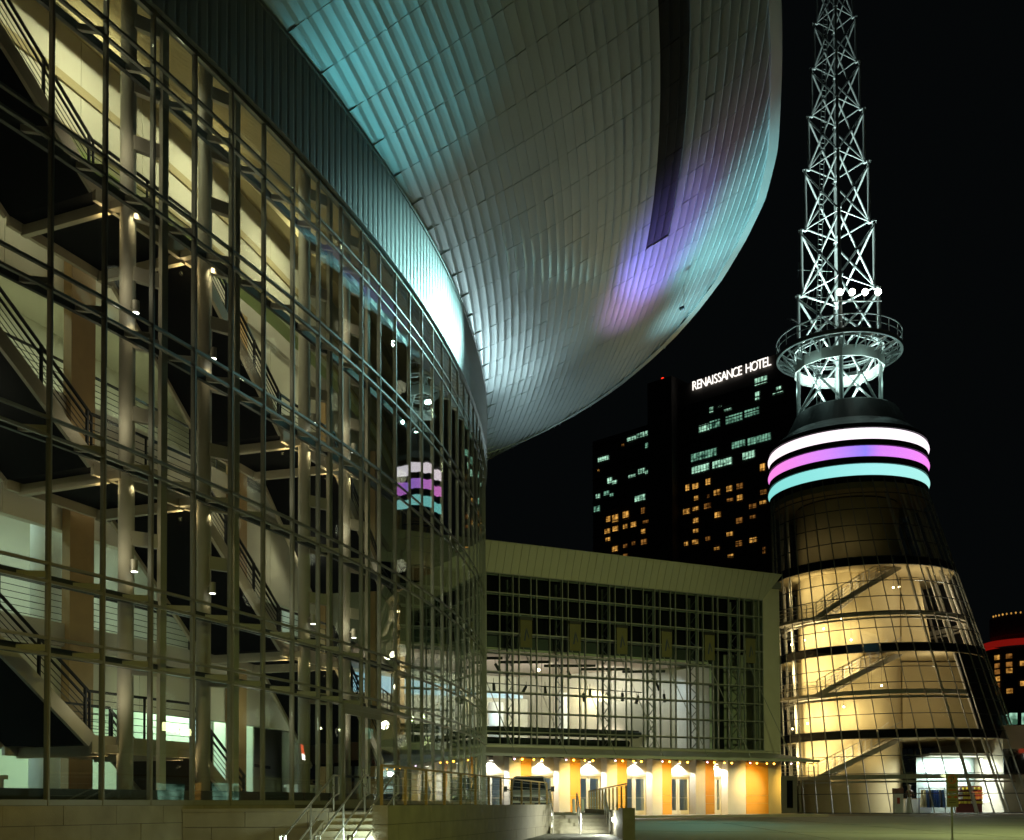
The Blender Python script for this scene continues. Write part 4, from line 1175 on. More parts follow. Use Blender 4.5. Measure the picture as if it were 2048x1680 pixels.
# ------------------------------------------------------------------ lattice mast
MC = Vector((23.55, TCY, 0))
mast = thing('lattice_mast', (MC.x, MC.y, 29.3), 'tall floodlit steel lattice mast with stepped tubular legs above the tower drum', 'mast')
TZ = [29.4, 34.2, 38.2, 43.0, 47.4, 51.3, 54.8, 58.1, 61.2, 64.5, 67.8]
TRD = [2.82, 2.78, 2.52, 2.20, 1.93, 1.67, 1.44, 1.24, 1.06, 0.9, 0.78]
def leg(k, q, z=None): # tier k corner q
    a = PHI + 0.06 + q * math.pi / 2
    r = TRD[k]
    return Vector((MC.x + r * math.cos(a), MC.y + r * math.sin(a), z if z is not None else TZ[k]))
for k in range(len(TZ) - 1):
    z0, z1 = TZ[k], TZ[k + 1]
    rl = max(0.06, 0.15 - 0.011 * k); rb = max(0.038, 0.088 - 0.006 * k)
    for q in range(4):
        b0 = leg(k, q); t0 = leg(k, q, z1 + 0.05)
        MB().tube(b0, t0, rl, 12).tube(t0, t0 + UP * 0.08, rl * 1.6, 12).build('leg', M['lattice'], mast)
        n0, n1 = leg(k, (q + 1) % 4), leg(k, (q + 1) % 4, z1)
        tq = leg(k + 1, q, z1); tn = leg(k + 1, (q + 1) % 4, z1)
        MB().bar(leg(k, q, z0 + .15), leg(k, (q + 1) % 4, z0 + .15), rb * 0.8, rb * 1.2).build('ring_tie', M['lattice'], mast)
        mid = (leg(k, q, (z0 + z1) / 2) + leg(k, (q + 1) % 4, (z0 + z1) / 2)) / 2
        mb = MB()
        for e_ in (leg(k, q, z0 + .2), leg(k, (q + 1) % 4, z0 + .2), leg(k, q, z1 - .15), leg(k, (q + 1) % 4, z1 - .15)):
            d_ = (e_ - mid)
            mb.tube(mid + d_ * 0.05, mid + d_ * 0.95, rb, 8)
        mb.build('brace', M['lattice'], mast)
        MB().lathe((mid.x, mid.y, 0), [(0.01, mid.z - rb * 1.6), (rb * 1.8, mid.z - rb), (rb * 1.8, mid.z + rb), (0.01, mid.z + rb * 1.6)], 8).build('gusset', M['alu_dark'], mast)
# ladder up the left face
lad = part_empty('ladder', mast)
for k in range(len(TZ) - 1):
    p0 = leg(k, 0).lerp(leg(k, 3), 0.52); p1 = leg(min(k + 1, 10), 0, TZ[k + 1]).lerp(leg(min(k + 1, 10), 3, TZ[k + 1]), 0.52)
    p1 = Vector((p0.x * 0.3 + p1.x * 0.7, p0.y * 0.3 + p1.y * 0.7, TZ[k + 1]))
    off = Vector((0.16, 0.05, 0))
    MB().tube(p0 - off, p1 - off, 0.025, 6).tube(p0 + off, p1 + off, 0.025, 6).build('ladder_rail', M['lattice'], lad)
    n_ = int((TZ[k + 1] - TZ[k]) / 0.36); mb = MB()
    for j in range(n_):
        c_ = p0.lerp(p1, (j + .5) / n_); mb.tube(c_ - off, c_ + off, 0.022, 5)
    mb.build('rung', M['lattice'], lad)
# ring platform: deck, rails, triangulated skirt
plat = part_empty('ring_platform', mast)
def circ(r, z, j, n_): 
    a = PHI + 0.1 + 2 * math.pi * j / n_
    return Vector((MC.x + r * math.cos(a), MC.y + r * math.sin(a), z))
NP = 24
MB().lathe(MC, [(4.18, 33.55), (4.36, 33.55), (4.36, 33.85), (4.18, 33.85)], 72).build('outer_ring', M['lattice'], plat)
MB().lathe(MC, [(4.29, 34.78), (4.35, 34.78), (4.35, 34.85), (4.29, 34.85)], 72).build('guard_rail', M['lattice'], plat)
MB().lathe(MC, [(4.30, 34.3), (4.34, 34.3), (4.34, 34.34), (4.30, 34.34)], 72).build('guard_rail', M['lattice'], plat)
MB().lathe(MC, [(3.02, 32.45), (3.14, 32.45), (3.14, 33.2), (3.02, 33.2)], 14).build('inner_ring', M['white'], plat)
MB().lathe(MC, [(3.02, 33.9), (3.14, 33.9), (3.14, 34.1), (3.02, 34.1)], 24).build('inner_ring', M['lattice'], plat)
MB().lathe(MC, [(3.62, 33.6), (3.70, 33.6), (3.70, 33.72), (3.62, 33.72)], 48).build('middle_ring', M['lattice'], plat)
mb = MB()
for j in range(NP):
    mb.tube(circ(3.08, 33.0, j, NP), circ(4.27, 33.65, j, NP), 0.055, 6)
    mb.tube(circ(3.08, 33.0, j, NP), circ(4.27, 33.65, j + 1, NP), 0.045, 6)
    if j % 2 == 0: mb.tube(circ(3.08, 33.2, j, NP), circ(3.08, 33.95, j, NP), 0.05, 6)
    MB().tube(circ(4.32, 33.8, j, NP), circ(4.32, 34.7, j, NP), 0.03, 6).build('rail_post', M['lattice'], plat)
mb.build('skirt_brace', M['lattice'], plat)
for q in range(4):
    p = leg(1, q, 33.4); MB().bar(p, Vector((MC.x + 4.2 * math.cos(PHI + .06 + q * math.pi / 2), MC.y + 4.2 * math.sin(PHI + .06 + q * math.pi / 2), 33.5)), 0.14, 0.22).build('deck_beam', M['lattice'], plat)
MB().bar((22.2, 75.15, 36.3), (25.7, 75.15, 36.3), 0.08).bar((22.4, 75.15, 36.3), (22.4, 75.3, 34.7), 0.06).bar((25.5, 75.15, 36.3), (25.5, 75.3, 34.7), 0.06).build('lamp_bar', M['lattice'], plat)
NMF = ['leftmost of the four starry floodlights on the mast', 'second starry floodlight from the left on the mast', 'third starry floodlight from the left on the mast', 'rightmost and coldest of the four floodlights on the mast']
for (x, k), lb in zip(FLX, NMF):
    f = thing('floodlight', (x, 75.1, 36.4), lb, 'floodlight', 'floodlights on the mast platform')
    MB().tube((x, 75.3, 36.95), (x, 74.95, 36.85), 0.16, 14, 0.26).build('lamp_housing', M['lampcan'], f)
    MB().tube((x, 74.945, 36.848), (x, 74.925, 36.842), 0.20, 14).build('lamp_glow', E['halide'] if k > 1 else E['halidew'], f)
    MB().bar((x, 75.2, 36.75), (x, 75.15, 36.35), 0.06).build('bracket', M['lattice'], f)
# mast uplights standing on the platform and drum
for q in range(4):
    p = leg(1, q, 34.4); d_ = (p - Vector((MC.x, MC.y, 34.4))).normalized()
    spot('mast_up_light', p - d_ * 1.7 + UP * 0.6, p - d_ * 1.2 + UP * 20, 5600, (0.74, 1.0, 0.94), 60, 0.8, 0.1)
for q in range(4):
    a = PHI + 0.8 + q * math.pi / 2
    spot('mast_inner_light', (MC.x + 1.2 * math.cos(a), MC.y + 1.2 * math.sin(a), 30.2), (MC.x, MC.y, 36), 1500, (0.72, 1.0, 0.94), 120, 0.8, 0.15)
for q in range(6):
    a = PHI + 0.5 + q * math.pi / 3
    point('platform_skirt_light', (MC.x + 3.7 * math.cos(a), MC.y + 3.7 * math.sin(a), 31.6), 36, (0.60, 1.0, 0.90), 0.15)
# antennas clamped to the platform rail
def yagi(name, p, d, L, n_, el, label):
    t = thing(name, tuple(p), label, 'antenna')
    p = Vector(p); d = Vector(d).normalized(); side = Vector(el).normalized()
    MB().tube(p, p + d * L, 0.022, 6).build('boom', M['lattice'], t)
    mb = MB()
    for j in range(n_):
        c_ = p + d * (L * (0.15 + 0.83 * j / (n_ - 1))); w_ = 0.55 - 0.02 * j
        mb.tube(c_ - side * w_, c_ + side * w_, 0.014, 5)
    mb.build('element', M['lattice'], t)
yagi('antenna', (20.75, 76.0, 34.9), (-0.75, -0.55, 0.06), 1.7, 5, (0.55, -0.75, -.35), 'comb shaped aerial at the left edge of the mast platform')
yagi('antenna', (22.4, 75.9, 36.9), (-1, -0.1, -0.03), 2.0, 6, (0.2, -0.2, 1), 'long aerial pointing left just above the platform rail')
yagi('antenna', (22.6, 76.2, 38.9), (-1, -0.2, -0.05), 2.6, 3, (0.05, -0.2, 1), 'highest aerial reaching left from the mast')

# ------------------------------------------------------------------ things in the tower shop
SZ = 0.95
r = thing('clothes_rack', (27.3, 71.4, SZ), 'clothes rail with blue and cream garments inside the tower shop', 'clothes rack')
MB().path([(26.4, 71.4, SZ), (26.4, 71.4, SZ + 1.6), (28.1, 71.4, SZ + 1.6), (28.1, 71.4, SZ)], 0.03, 8).build('rail', M['black'], r)
for j in range(9):
    x = 26.6 + j * 0.17; m = M['ochre'] if j < 2 else M['blue'] if j % 4 != 3 else M['black']
    MB().hexa([(x - .06, 71.18, SZ + .35), (x + .06, 71.18, SZ + .35), (x + .06, 71.62, SZ + .35), (x - .06, 71.62, SZ + .35)], [(x - .02, 71.25, SZ + 1.5), (x + .02, 71.25, SZ + 1.5), (x + .02, 71.55, SZ + 1.5), (x - .02, 71.55, SZ + 1.5)]).build('garment', m, r)
r = thing('display_counter', (26.6, 72.4, SZ), 'bright white counter behind the clothes rail in the shop', 'counter')
MB().box((26.7, 72.6, SZ), 1.7, 0.6, 0.9).build('cabinet', M['white'], r)
MB().box((26.7, 72.6, SZ + .902), 1.8, 0.7, 0.05).build('counter_top', M['wood'], r)
r = thing('display_cabinet', (25.15, 71.6, SZ), 'tall narrow white and red cabinet by the dark tower core', 'cabinet')
MB().box((25.15, 71.7, SZ), 0.55, 0.4, 1.25).build('cabinet', M['white'], r)
MB().box((25.15, 71.7, SZ + 1.26), 0.6, 0.42, 0.35).build('cabinet_head', mat('brown_header', (0.14, 0.06, 0.035), 0.6), r)
MB().box((25.1, 71.48, SZ + .6), 0.18, 0.03, 0.4).build('poster', M['red'], r)
r = thing('shelf_unit', (30.1, 72.2, SZ), 'dark red shelf unit with yellow goods in the tower shop', 'shelf')
MB().box((30.1, 72.5, SZ), 1.7, 0.06, 1.75).build('back_panel', mat('dark_red_board', (0.16, 0.03, 0.02), 0.6), r)
for k, z in enumerate((0.55, 0.85, 1.15, 1.45)):
    MB().box((30.1, 72.3, SZ + z), 1.7, 0.36, 0.04).build('shelf', bpy.data.materials['dark_red_board'], r)
    for j in range(6):
        MB().box((29.45 + j * .26, 72.25, SZ + z + .042), 0.2, 0.2, 0.16).build('goods_box', mat('yellow_goods', (0.7, 0.55, 0.05), 0.5) if (j + k) == 0 else bpy.data.materials['yellow_goods'] if j % 3 else M['white'], r)
r = thing('mannequin', (25.75, 71.3, SZ), 'shop mannequin in a long white skirt and dark red top', 'mannequin')
bx, by = 25.75, 71.3
MB().lathe((bx, by, 0), [(0.26, SZ + .02), (0.20, SZ + .5), (0.15, SZ + .95), (0.13, SZ + 1.02)], 16).build('skirt', M['white'], r)
MB().lathe((bx, by, 0), [(0.13, SZ + 1.02), (0.17, SZ + 1.25), (0.19, SZ + 1.4), (0.12, SZ + 1.5), (0.05, SZ + 1.52)], 16).tube((bx - .19, by, SZ + 1.42), (bx - .27, by - .02, SZ + 1.05), .045).tube((bx + .19, by, SZ + 1.42), (bx + .27, by - .02, SZ + 1.05), .045).build('top', bpy.data.materials['brown_header'], r)
MB().lathe((bx, by, 0), [(0.05, SZ + 1.5), (0.05, SZ + 1.57), (0.09, SZ + 1.64), (0.10, SZ + 1.73), (0.06, SZ + 1.81), (0.001, SZ + 1.83)], 14).build('head', M['skin'], r)
# set the finished tower, mast and shop in their place down the road
for o in list(bpy.data.objects):
    if o in before or o.parent: continue
    o.location = T_NEW + (o.location - T_OLD) * TK
    if o.type == 'LIGHT':
        o.data.energy *= TK * TK; o.data.shadow_soft_size *= TK
        if o.data.type == 'AREA': o.data.size *= TK; o.data.size_y *= TK
    else: o.scale = (TK, TK, TK)
# service block between the wing and the tower
MB().prism([tuple(W(21.1, 1.25)[:2]), (24.2, 100.5), (12, 112), tuple(W(6, 14.05)[:2])], 0.3, 15.4).build('service_block', M['conc'], wing)
# ------------------------------------------------------------------ hotel behind
HP = Vector((61.4, 260.0, 0)); HG = Vector((-0.711, 0.703, 0)); HN = Vector((-0.703, -0.711, 0))
def HW(t, z, out=0.0): return HP + HG * (2 * t) + HN * out + UP * (1.6 + (z - 1.6) * 2)
hotel = thing('hotel_tower', tuple(HW(8, 1)), 'dark hotel slab with scattered lit windows and a white roof sign', 'hotel')
def hblock(t0, t1, z0, z1, out, deep, name, m):
    MB().hexa([HW(t0, z0, out), HW(t1, z0, out), HW(t1, z0, out - deep), HW(t0, z0, out - deep)], [HW(t0, z1, out), HW(t1, z1, out), HW(t1, z1, out - deep), HW(t0, z1, out - deep)]).build(name, m, hotel)
hblock(-4.5, 13.0, 1, 54.9, 0, 18, 'wall', M['hotel'])
hblock(13.0, 16.8, 1, 55.9, 3.0, 20, 'lift_shaft', M['hotel'])
hblock(16.8, 27.4, 1, 51.2, 0, 18, 'wall', M['hotel'])
z = 30.2
while z < 52.5:
    hblock(-4.5, 12.98, z, z + 0.09, 0.4, 0.38, 'ledge', M['hotel'])
    if z < 51: hblock(16.82, 27.4, z, z + 0.09, 0.4, 0.38, 'ledge', M['hotel'])
    z += 1.555
LT= [(20.6, 50.0, 1.6, 0.5), (19.5, 50.1, 0.5, 0.6), (18.8, 50.1, 0.7, 0.7), (17.8, 50.1, 1.0, 0.7), (17.8, 48.5, 1.1, 0.7), (25.5, 48.4, 1.9, 0.6), (20.6, 45.0, 1.2, 0.4), (19.0, 45.3, 1.1, 0.7), (17.9, 45.0, 1.0, 0.5), (24.4, 45.2, 0.8, 0.8), (23.6, 44.8, 0.8, 0.5), (26.5, 43.5, 0.7, 0.6), (25.0, 43.6, 0.9, 0.6), (24.1, 43.2, 0.6, 0.4), (19.3, 41.8, 1.7, 0.8), (26.7, 41.8, 1.0, 0.8)]
LO= [(24.7, 40.0, 0.7, 0.8), (23.5, 39.9, 1.0, 1.0), (21.7, 40.0, 1.0, 1.0), (18.8, 40.0, 0.6, 0.9), (18.2, 38.5, 1.3, 0.4), (20.4, 38.5, 0.9, 0.7), (21.8, 38.5, 0.7, 0.6), (23.5, 38.5, 0.9, 0.7), (24.9, 38.4, 0.9, 0.7), (18.8, 37.3, 0.7, 0.6), (24.8, 37.3, 0.8, 0.5), (18.7, 35.9, 0.9, 0.7), (20.4, 36.0, 0.6, 0.5), (21.8, 35.9, 0.7, 0.5), (23.6, 35.8, 0.9, 0.7), (21.8, 34.6, 0.7, 0.5), (22.1, 49.5, 0.4, 0.3), (26.4, 47.0, 0.3, 0.25)]
RT= [(0.9, 52.3, 1.7, 0.9), (1.4, 50.6, 0.6, 1.0), (-1.5, 50.7, 0.7, 0.5), (-1.4, 50.2, 1.4, 0.2), (8.0, 50.6, 0.6, 0.7), (6.8, 50.7, 0.6, 0.1), (5.6, 50.0, 1.1, 0.3), (9.1, 48.6, 1.6, 0.9), (7.5, 48.7, 1.5, 1.0), (4.7, 48.7, 2.4, 1.0), (2.2, 48.8, 2.0, 0.9), (4.1, 45.4, 1.9, 0.9), (1.2, 45.3, 3.2, 0.9), (9.2, 45.2, 3.8, 1.0), (2.7, 43.7, 1.7, 0.9), (9.7, 43.6, 2.6, 0.9), (6.5, 43.6, 2.8, 0.9)]
RO= [(11.7, 41.6, 0.6, 0.8), (10.5, 41.5, 0.9, 0.8), (8.6, 41.7, 0.7, 0.8), (7.3, 40.1, 0.9, 0.7), (5.5, 40.2, 0.8, 0.7), (4.0, 40.2, 0.9, 0.7), (0.7, 38.8, 0.9, 0.6), (10.4, 40.0, 0.6, 0.6), (8.6, 39.9, 0.3, 0.5), (5.4, 38.8, 0.9, 0.4), (4.0, 38.8, 0.8, 0.7), (0.8, 37.6, 0.9, 0.4), (8.7, 38.7, 1.0, 0.7), (10.5, 38.7, 0.9, 0.5), (11.9, 38.6, 1.0, 0.7), (2.2, 37.4, 1.0, 0.6), (7.2, 37.3, 0.9, 0.7), (10.5, 37.2, 0.8, 0.6), (2.2, 36.1, 0.8, 0.4), (4.1, 36.0, 0.9, 0.7), (10.5, 35.9, 0.8, 0.5), (5.5, 34.6, 0.9, 0.5), (8.7, 34.6, 0.7, 0.5), (12.0, 34.5, 0.6, 0.5), (10.6, 34.5, 0.9, 0.6), (7.4, 33.2, 0.8, 0.5), (4.2, 33.2, 0.9, 0.7), (2.2, 33.3, 1.0, 0.6), (0.7, 31.8, 0.4, 0.8), (5.4, 31.9, 0.8, 0.4), (0.8, 41.8, 0.7, 0.9)]
dimset = set(random.sample(range(49), 18))
def hwin(t, z, w_, h, m):
    mb = MB(); q = lambda a, b, o: HW(t + a * w_ / 2, z + b * h / 2, o)
    o = mb.hexa([q(-1, -1, .02), q(1, -1, .02), q(1, 1, .02), q(-1, 1, .02)], [q(-1, -1, .10), q(1, -1, .10), q(1, 1, .10), q(-1, 1, .10)]).build('window', m, hotel)
    fr = MB(); n_ = max(2, int(round(w_ / 0.42)))
    for j in range(n_ + 1):
        t_ = -1 + 2 * j / n_
        fr.bar(q(t_, -1.02, .16), q(t_, 1.02, .16), 0.10)
    for b in (-1, -0.35, 1): fr.bar(q(-1, b, .17), q(1, b, .17), 0.09)
    fr.build('window_frame', M['hotel'], o)
for j, x in enumerate(LT + RT):
    hwin(*x, E['office2'] if (j in (4, 12, 13, 15, 24, 26, 27, 25, 29) or x[2] > 3) else E['office'])
for j, x in enumerate(LO + RO): hwin(*x, E['room2'] if j in dimset else E['room'])
# roof sign, letter by letter
sign = part_empty('sign', hotel)
text = 'RENAISSANCE HOTEL'
wid = {'I': 0.42, ' ': 0.62, 'N': 1.12, 'A': 1.0, 'R': 0.9, 'E': 0.78, 'S': 0.72, 'C': 0.95, 'H': 1.08, 'O': 1.12, 'T': 0.85, 'L': 0.74}
tot = sum(wid[c] for c in text); t0, t1 = 10.75, -0.6
acc = 0
mats_ = Matrix((-HG, UP, HN)).transposed()
for ch in text:
    wc = wid[ch]; tt = t0 + (t1 - t0) * (acc + wc / 2) / tot; acc += wc
    if ch == ' ': continue
    me = textmesh(ch, 3.3, 0.10); me.materials.append(E['sign'])
    o = bpy.data.objects.new('letter', me); COL.objects.link(o); o.parent = sign
    o.matrix_local = Matrix.Translation(HW(tt, 53.72, 0.35) - ORG[sign]) @ mats_.to_4x4() @ Matrix.Diagonal((0.78, 1, 1, 1))
p = HW(14.9, 55.9, 1.5)
MB().lathe(p, [(0.01, p.z), (0.45, p.z + .1), (0.5, p.z + .5), (0.3, p.z + .9), (0.01, p.z + 1.0)], 12).build('beacon', E['red'], hotel)
# second hotel far right
h2 = thing('distant_tower', (119, 262, 0), 'far round tower block with a red band and amber windows at the right edge', 'tower block')
MB().tube((126, 270, 0), (126, 270, 39), 9.0, 32).tube((126, 270, 42.2), (126, 270, 47.0), 7.5, 32).build('wall', M['hotel'], h2)
MB().lathe((126, 270, 0), [(9.1, 39.3), (9.4, 39.4), (9.4, 40.8), (9.1, 40.9)], 40).build('red_band', E['neonred'], h2)
for j in range(14):
    a = math.pi * (1.03 + 0.045 * j)
    MB().lathe((126 + 7.55 * math.cos(a), 270 + 7.55 * math.sin(a), 0), [(.01, 47.0), (.2, 47.2), (.2, 47.4), (.01, 47.55)], 6).build('crown_lamp', E['room'], h2)
for k, z in enumerate((36.8, 34.8, 33.3, 31.6, 30, 28.4, 26, 24, 22)):
    for j in range(4):
        if random.random() < 0.6: continue
        a = math.pi * (1.14 + 0.11 * j) ; d_ = Vector((math.cos(a), math.sin(a), 0)); t_ = Vector((-d_.y, d_.x, 0))
        p = Vector((126, 270, z)) + d_ * 9.03
        MB().bar(p - t_ * .7, p + t_ * .7, 0.12, 1.1).build('window', E['room2'] if (j + k) % 3 else E['room'], h2)
low = thing('low_annex', (44, 97, 0.5), 'plain olive low building behind the tower at the right edge', 'building')
MB().hexa([(42.0, 94, 0.5), (70, 94, 0.5), (70, 110, 0.5), (42, 110, 0.5)], [(42.0, 94, 8.2), (70, 94, 8.2), (70, 110, 8.2), (42, 110, 8.2)]).build('wall', M['conc'], low)
MB().hexa([(42.0, 93.9, 4.0), (70, 93.9, 4.0), (70, 93.99, 4.0), (42, 93.99, 4.0)], [(42.0, 93.9, 6.2), (70, 93.9, 6.2), (70, 93.99, 6.2), (42, 93.99, 6.2)]).build('window_strip', M['carglass'], low)
for x in (42.6, 44.0, 45.1): MB().bar((x, 97, 9.0), (x + .6, 97, 9.0), 0.3, 1.0).build('roof_lamp', E['office'], low)
# ------------------------------------------------------------------ forecourt: terrace, steps, walls, railings
GD = Vector((0.206, 0.979, 0)).normalized(); GR = Vector((GD.y, -GD.x, 0))
P1 = Vector((-3.15, 24.8, 0))       # near left corner of the long low wall
def Q(t, r, z=0.0): return P1 + GD * t + GR * r + UP * z
terr = []
for j in range(12):
    s = 1.3 + j * 2.0
    terr.append(A(s, 0.075)[:2])
tp = [(-7.75, 26.5), (-4.45, 26.5), Q(1.72, -1.32)[:2], Q(1.72, -0.01)[:2], Q(21.6, -0.01)[:2]] + [p for p in reversed(terr)]
MB().prism(tp, 0.0, 1.43).build('terrace', M['paving'], kind='structure')
wall1 = thing('stone_wall', (-6.0, 26.4, 0), 'short stone wall with coping facing the road left of the near steps', 'wall')
for r_, (z0, z1) in enumerate(((1.08, 1.45), (0.66, 1.08), (0.24, 0.66))):
    x = -7.9 + (0.0 if r_ % 2 == 0 else -0.8)
    while x < -4.40:
        x0, x1 = max(x, -7.9), min(x + 1.5, -4.40)
        if x1 - x0 > 0.1: MB().hexa([(x0 + .006, 26.36, z0 + .006), (x1 - .006, 26.36, z0 + .006), (x1 - .006, 26.49, z0 + .006), (x0 + .006, 26.49, z0 + .006)], [(x0 + .006, 26.36, z1 - .006), (x1 - .006, 26.36, z1 - .006), (x1 - .006, 26.49, z1 - .006), (x0 + .006, 26.49, z1 - .006)]).build('stone', M['stone'], wall1)
        x += 1.5
MB().hexa([(-7.9, 26.34, 1.452), (-4.38, 26.34, 1.452), (-4.38, 26.75, 1.452), (-7.9, 26.75, 1.452)], [(-7.9, 26.34, 1.53), (-4.38, 26.34, 1.53), (-4.38, 26.75, 1.53), (-7.9, 26.75, 1.53)]).build('coping', M['stone'], wall1)
# long low wall with railing
wall2 = thing('planter_wall', tuple(Q(10, 0.18)), 'long low stone wall carrying the cable railing beside the near steps', 'wall')
LENW = 21.5; TH = 0.36
for r_, (z0, z1) in enumerate(((1.16, 1.60), (0.72, 1.16), (0.28, 0.72), (-0.1, 0.28))):
    t = -0.1 if r_ % 2 == 0 else -1.0
    while t < LENW:
        a, b_ = max(t, 0.0), min(t + 1.8, LENW)
        if b_ - a > 0.08:
            j = random.uniform(-.004, .004)
            q = [Q(a + (0.006 if a > 0 else 0), 0, z0 + .005), Q(b_ - .006, 0, z0 + .005), Q(b_ - .006, TH + j, z0 + .005), Q(a + (.006 if a > 0 else 0), TH + j, z0 + .005)]
            MB().hexa(q, [p + UP * (z1 - z0 - .01) for p in q]).build('stone', M['stone'], wall2)
        t += 1.8
q = [Q(0.02, 0.02, -.1), Q(LENW - .02, 0.02, -.1), Q(LENW - .02, TH - .02, -.1), Q(0.02, TH - .02, -.1)]
MB().hexa(q, [p + UP * 1.69 for p in q]).build('wall_core', M['mortar'], wall2)
def railing(name, pts, posts, h, label, m, cables=5):
    o = thing(name, tuple(pts[0]), label, 'railing')
    for p in posts: MB().bar(p, p + UP * h, 0.07, 0.035, pts[1] - pts[0]).build('post', m, o)
    tr = MB(); cb = MB()
    for a, b_ in zip(pts, pts[1:]):
        tr.bar(a + UP * (h + .02), b_ + UP * (h + .02), 0.06, 0.045)
        for j in range(cables): 
            z = 0.12 + (h - 0.2) * j / max(1, cables - 1)
            cb.tube(a + UP * z, b_ + UP * z, 0.006, 5)
    tr.build('top_rail', m, o)
    if cables: cb.build('cable', M['stainless'], o)
    return o
railing('cable_railing', [Q(0.12, 0.18, 1.60), Q(LENW - .1, 0.18, 1.60)], [Q(0.12 + 1.78 * j, 0.18, 1.60) for j in range(13)], 0.88, 'cable railing with flat amber lit posts on the long low wall', M['bronze'])
# near steps
st1 = thing('entrance_steps', tuple(Q(0, -.9)), 'worn pale steps at lower left rising to the glass double door', 'steps')
for j in range(1, 12):
    t0 = 1.72 - 0.30 * j; z = 1.43 - 0.146 * j
    if z < -0.05: break
    q = [Q(t0, -1.62 - .0 * j, -0.15), Q(t0 + 0.32, -1.62, -0.15), Q(t0 + 0.32, -0.012, -0.15), Q(t0, -0.012, -0.15)]
    mb = MB().hexa(q, [p + UP * (z + 0.15) for p in q])
    mb.build('step', mat('worn_step_stone', (0.42, 0.38, 0.28), 0.7, 0, 0.35, 6, 0.2, 50) if j == 1 else bpy.data.materials['worn_step_stone'], st1)
q = [Q(-1.6, -1.86, -.15), Q(1.70, -1.86, -.15), Q(1.70, -1.64, -.15), Q(-1.6, -1.64, -.15)]
MB().hexa(q, [q[0] + UP * 0.1, q[1] + UP * 1.6, q[2] + UP * 1.6, q[3] + UP * 0.1]).build('cheek_wall', M['stone'], st1)
def handrail(base0, base1, label, ext0, ext1, h=0.9, posts=3, m=None):
    # base0: foot at the bottom, base1: foot at the top; tubular rail with a mid rail and end loops
    m = m or M['stainless']
    o = thing('handrail', tuple(base0), label, 'handrail', None)
    a, b_ = base0 + UP * h, base1 + UP * h
    a0 = a - ext0; b0 = b_ + ext1
    mid = MB().tube(base0 + UP * (h * .42), base1 + UP * (h * .42), 0.021, 8)
    MB().path([a0 - UP * 0.75, a0, a, b_, b0, b0 - UP * 0.45], 0.024, 8).build('top_rail', m, o)
    mid.path([base1 + UP * (h * .42), b0 - UP * 0.45], 0.021).build('mid_rail', m, o)
    for j in range(posts):
        p = base0.lerp(base1, j / (posts - 1))
        MB().tube(p - UP * 0.1, p + UP * h, 0.024, 8).build('post', m, o)
    return o
zb = 1.43 - 0.146 * 9.5
for r_, lb in ((-1.60, 'steel handrail on the left side of the near steps'), (-0.80, 'steel handrail up the middle of the near steps'), (-0.06, 'steel handrail on the near steps against the low wall')):
    handrail(Q(-1.15, r_, zb), Q(1.75, r_, 1.43), lb, GD * 0.25, GD * 0.35)
# far steps up to the plaza
st2 = thing('plaza_steps', (2.8, 45, 0), 'brightly lit concrete steps up to the plaza between two low walls', 'steps')
for j in range(1, 8):
    y0 = 46.0 - 0.32 * j; z = 1.15 - 0.152 * j
    if z < 0.25: break
    MB().hexa([(1.55, y0, 0.0), (3.96, y0, 0.0), (3.96, y0 + .34, 0.0), (1.55, y0 + .34, 0.0)], [(1.55, y0, z), (3.96, y0, z), (3.96, y0 + .34, z), (1.55, y0 + .34, z)]).build('step', bpy.data.materials['worn_step_stone'], st2)
wall3 = thing('cheek_wall', (4.2, 42, 0), 'low pale pier and cheek wall at the right of the lit plaza steps', 'wall')
def wseg(y0, y1, z1, x0=3.97, x1=4.42):
    MB().hexa([(x0, y0, 0), (x1, y0, 0), (x1, y1, 0), (x0, y1, 0)], [(x0, y0, z1), (x1, y0, z1), (x1, y1, z1), (x0, y1, z1)]).build('wall_block', M['stone'], wall3)
wseg(39.6, 41.1, 1.02); wseg(39.6, 41.1, 1.46) if False else None
MB().hexa([(3.97, 39.6, 1.028), (4.42, 39.6, 1.028), (4.42, 41.1, 1.028), (3.97, 41.1, 1.028)], [(3.97, 39.6, 1.46), (4.42, 39.6, 1.46), (4.42, 41.1, 1.46), (3.97, 41.1, 1.46)]).build('wall_block', M['stone'], wall3)
for y in (41.11, 44.9, 48.7, 52.5, 56.3): wseg(y, y + 3.78, 1.36, 3.97, 4.32)
yp = [40.0 + 1.75 * j for j in range(12)]
railing('picket_railing', [Vector((4.15, 39.9, 1.40)), Vector((4.15, 59.6, 1.36))], [Vector((4.15, y, 1.36)) for y in yp], 0.92, 'dark post railing on the cheek wall right of the plaza steps', M['bronze'], 2)
for x, lb in ((1.62, 'steel handrail on the plaza steps beside the end of the cable railing'), (2.72, 'steel handrail up the middle of the plaza steps'), (3.88, 'steel handrail on the plaza steps next to the bright step lamp')):
    handrail(Vector((x, 44.0, 0.35)), Vector((x, 46.1, 1.15)), lb, Vector((0, 0.3, 0)), Vector((0, 0.35, 0)))
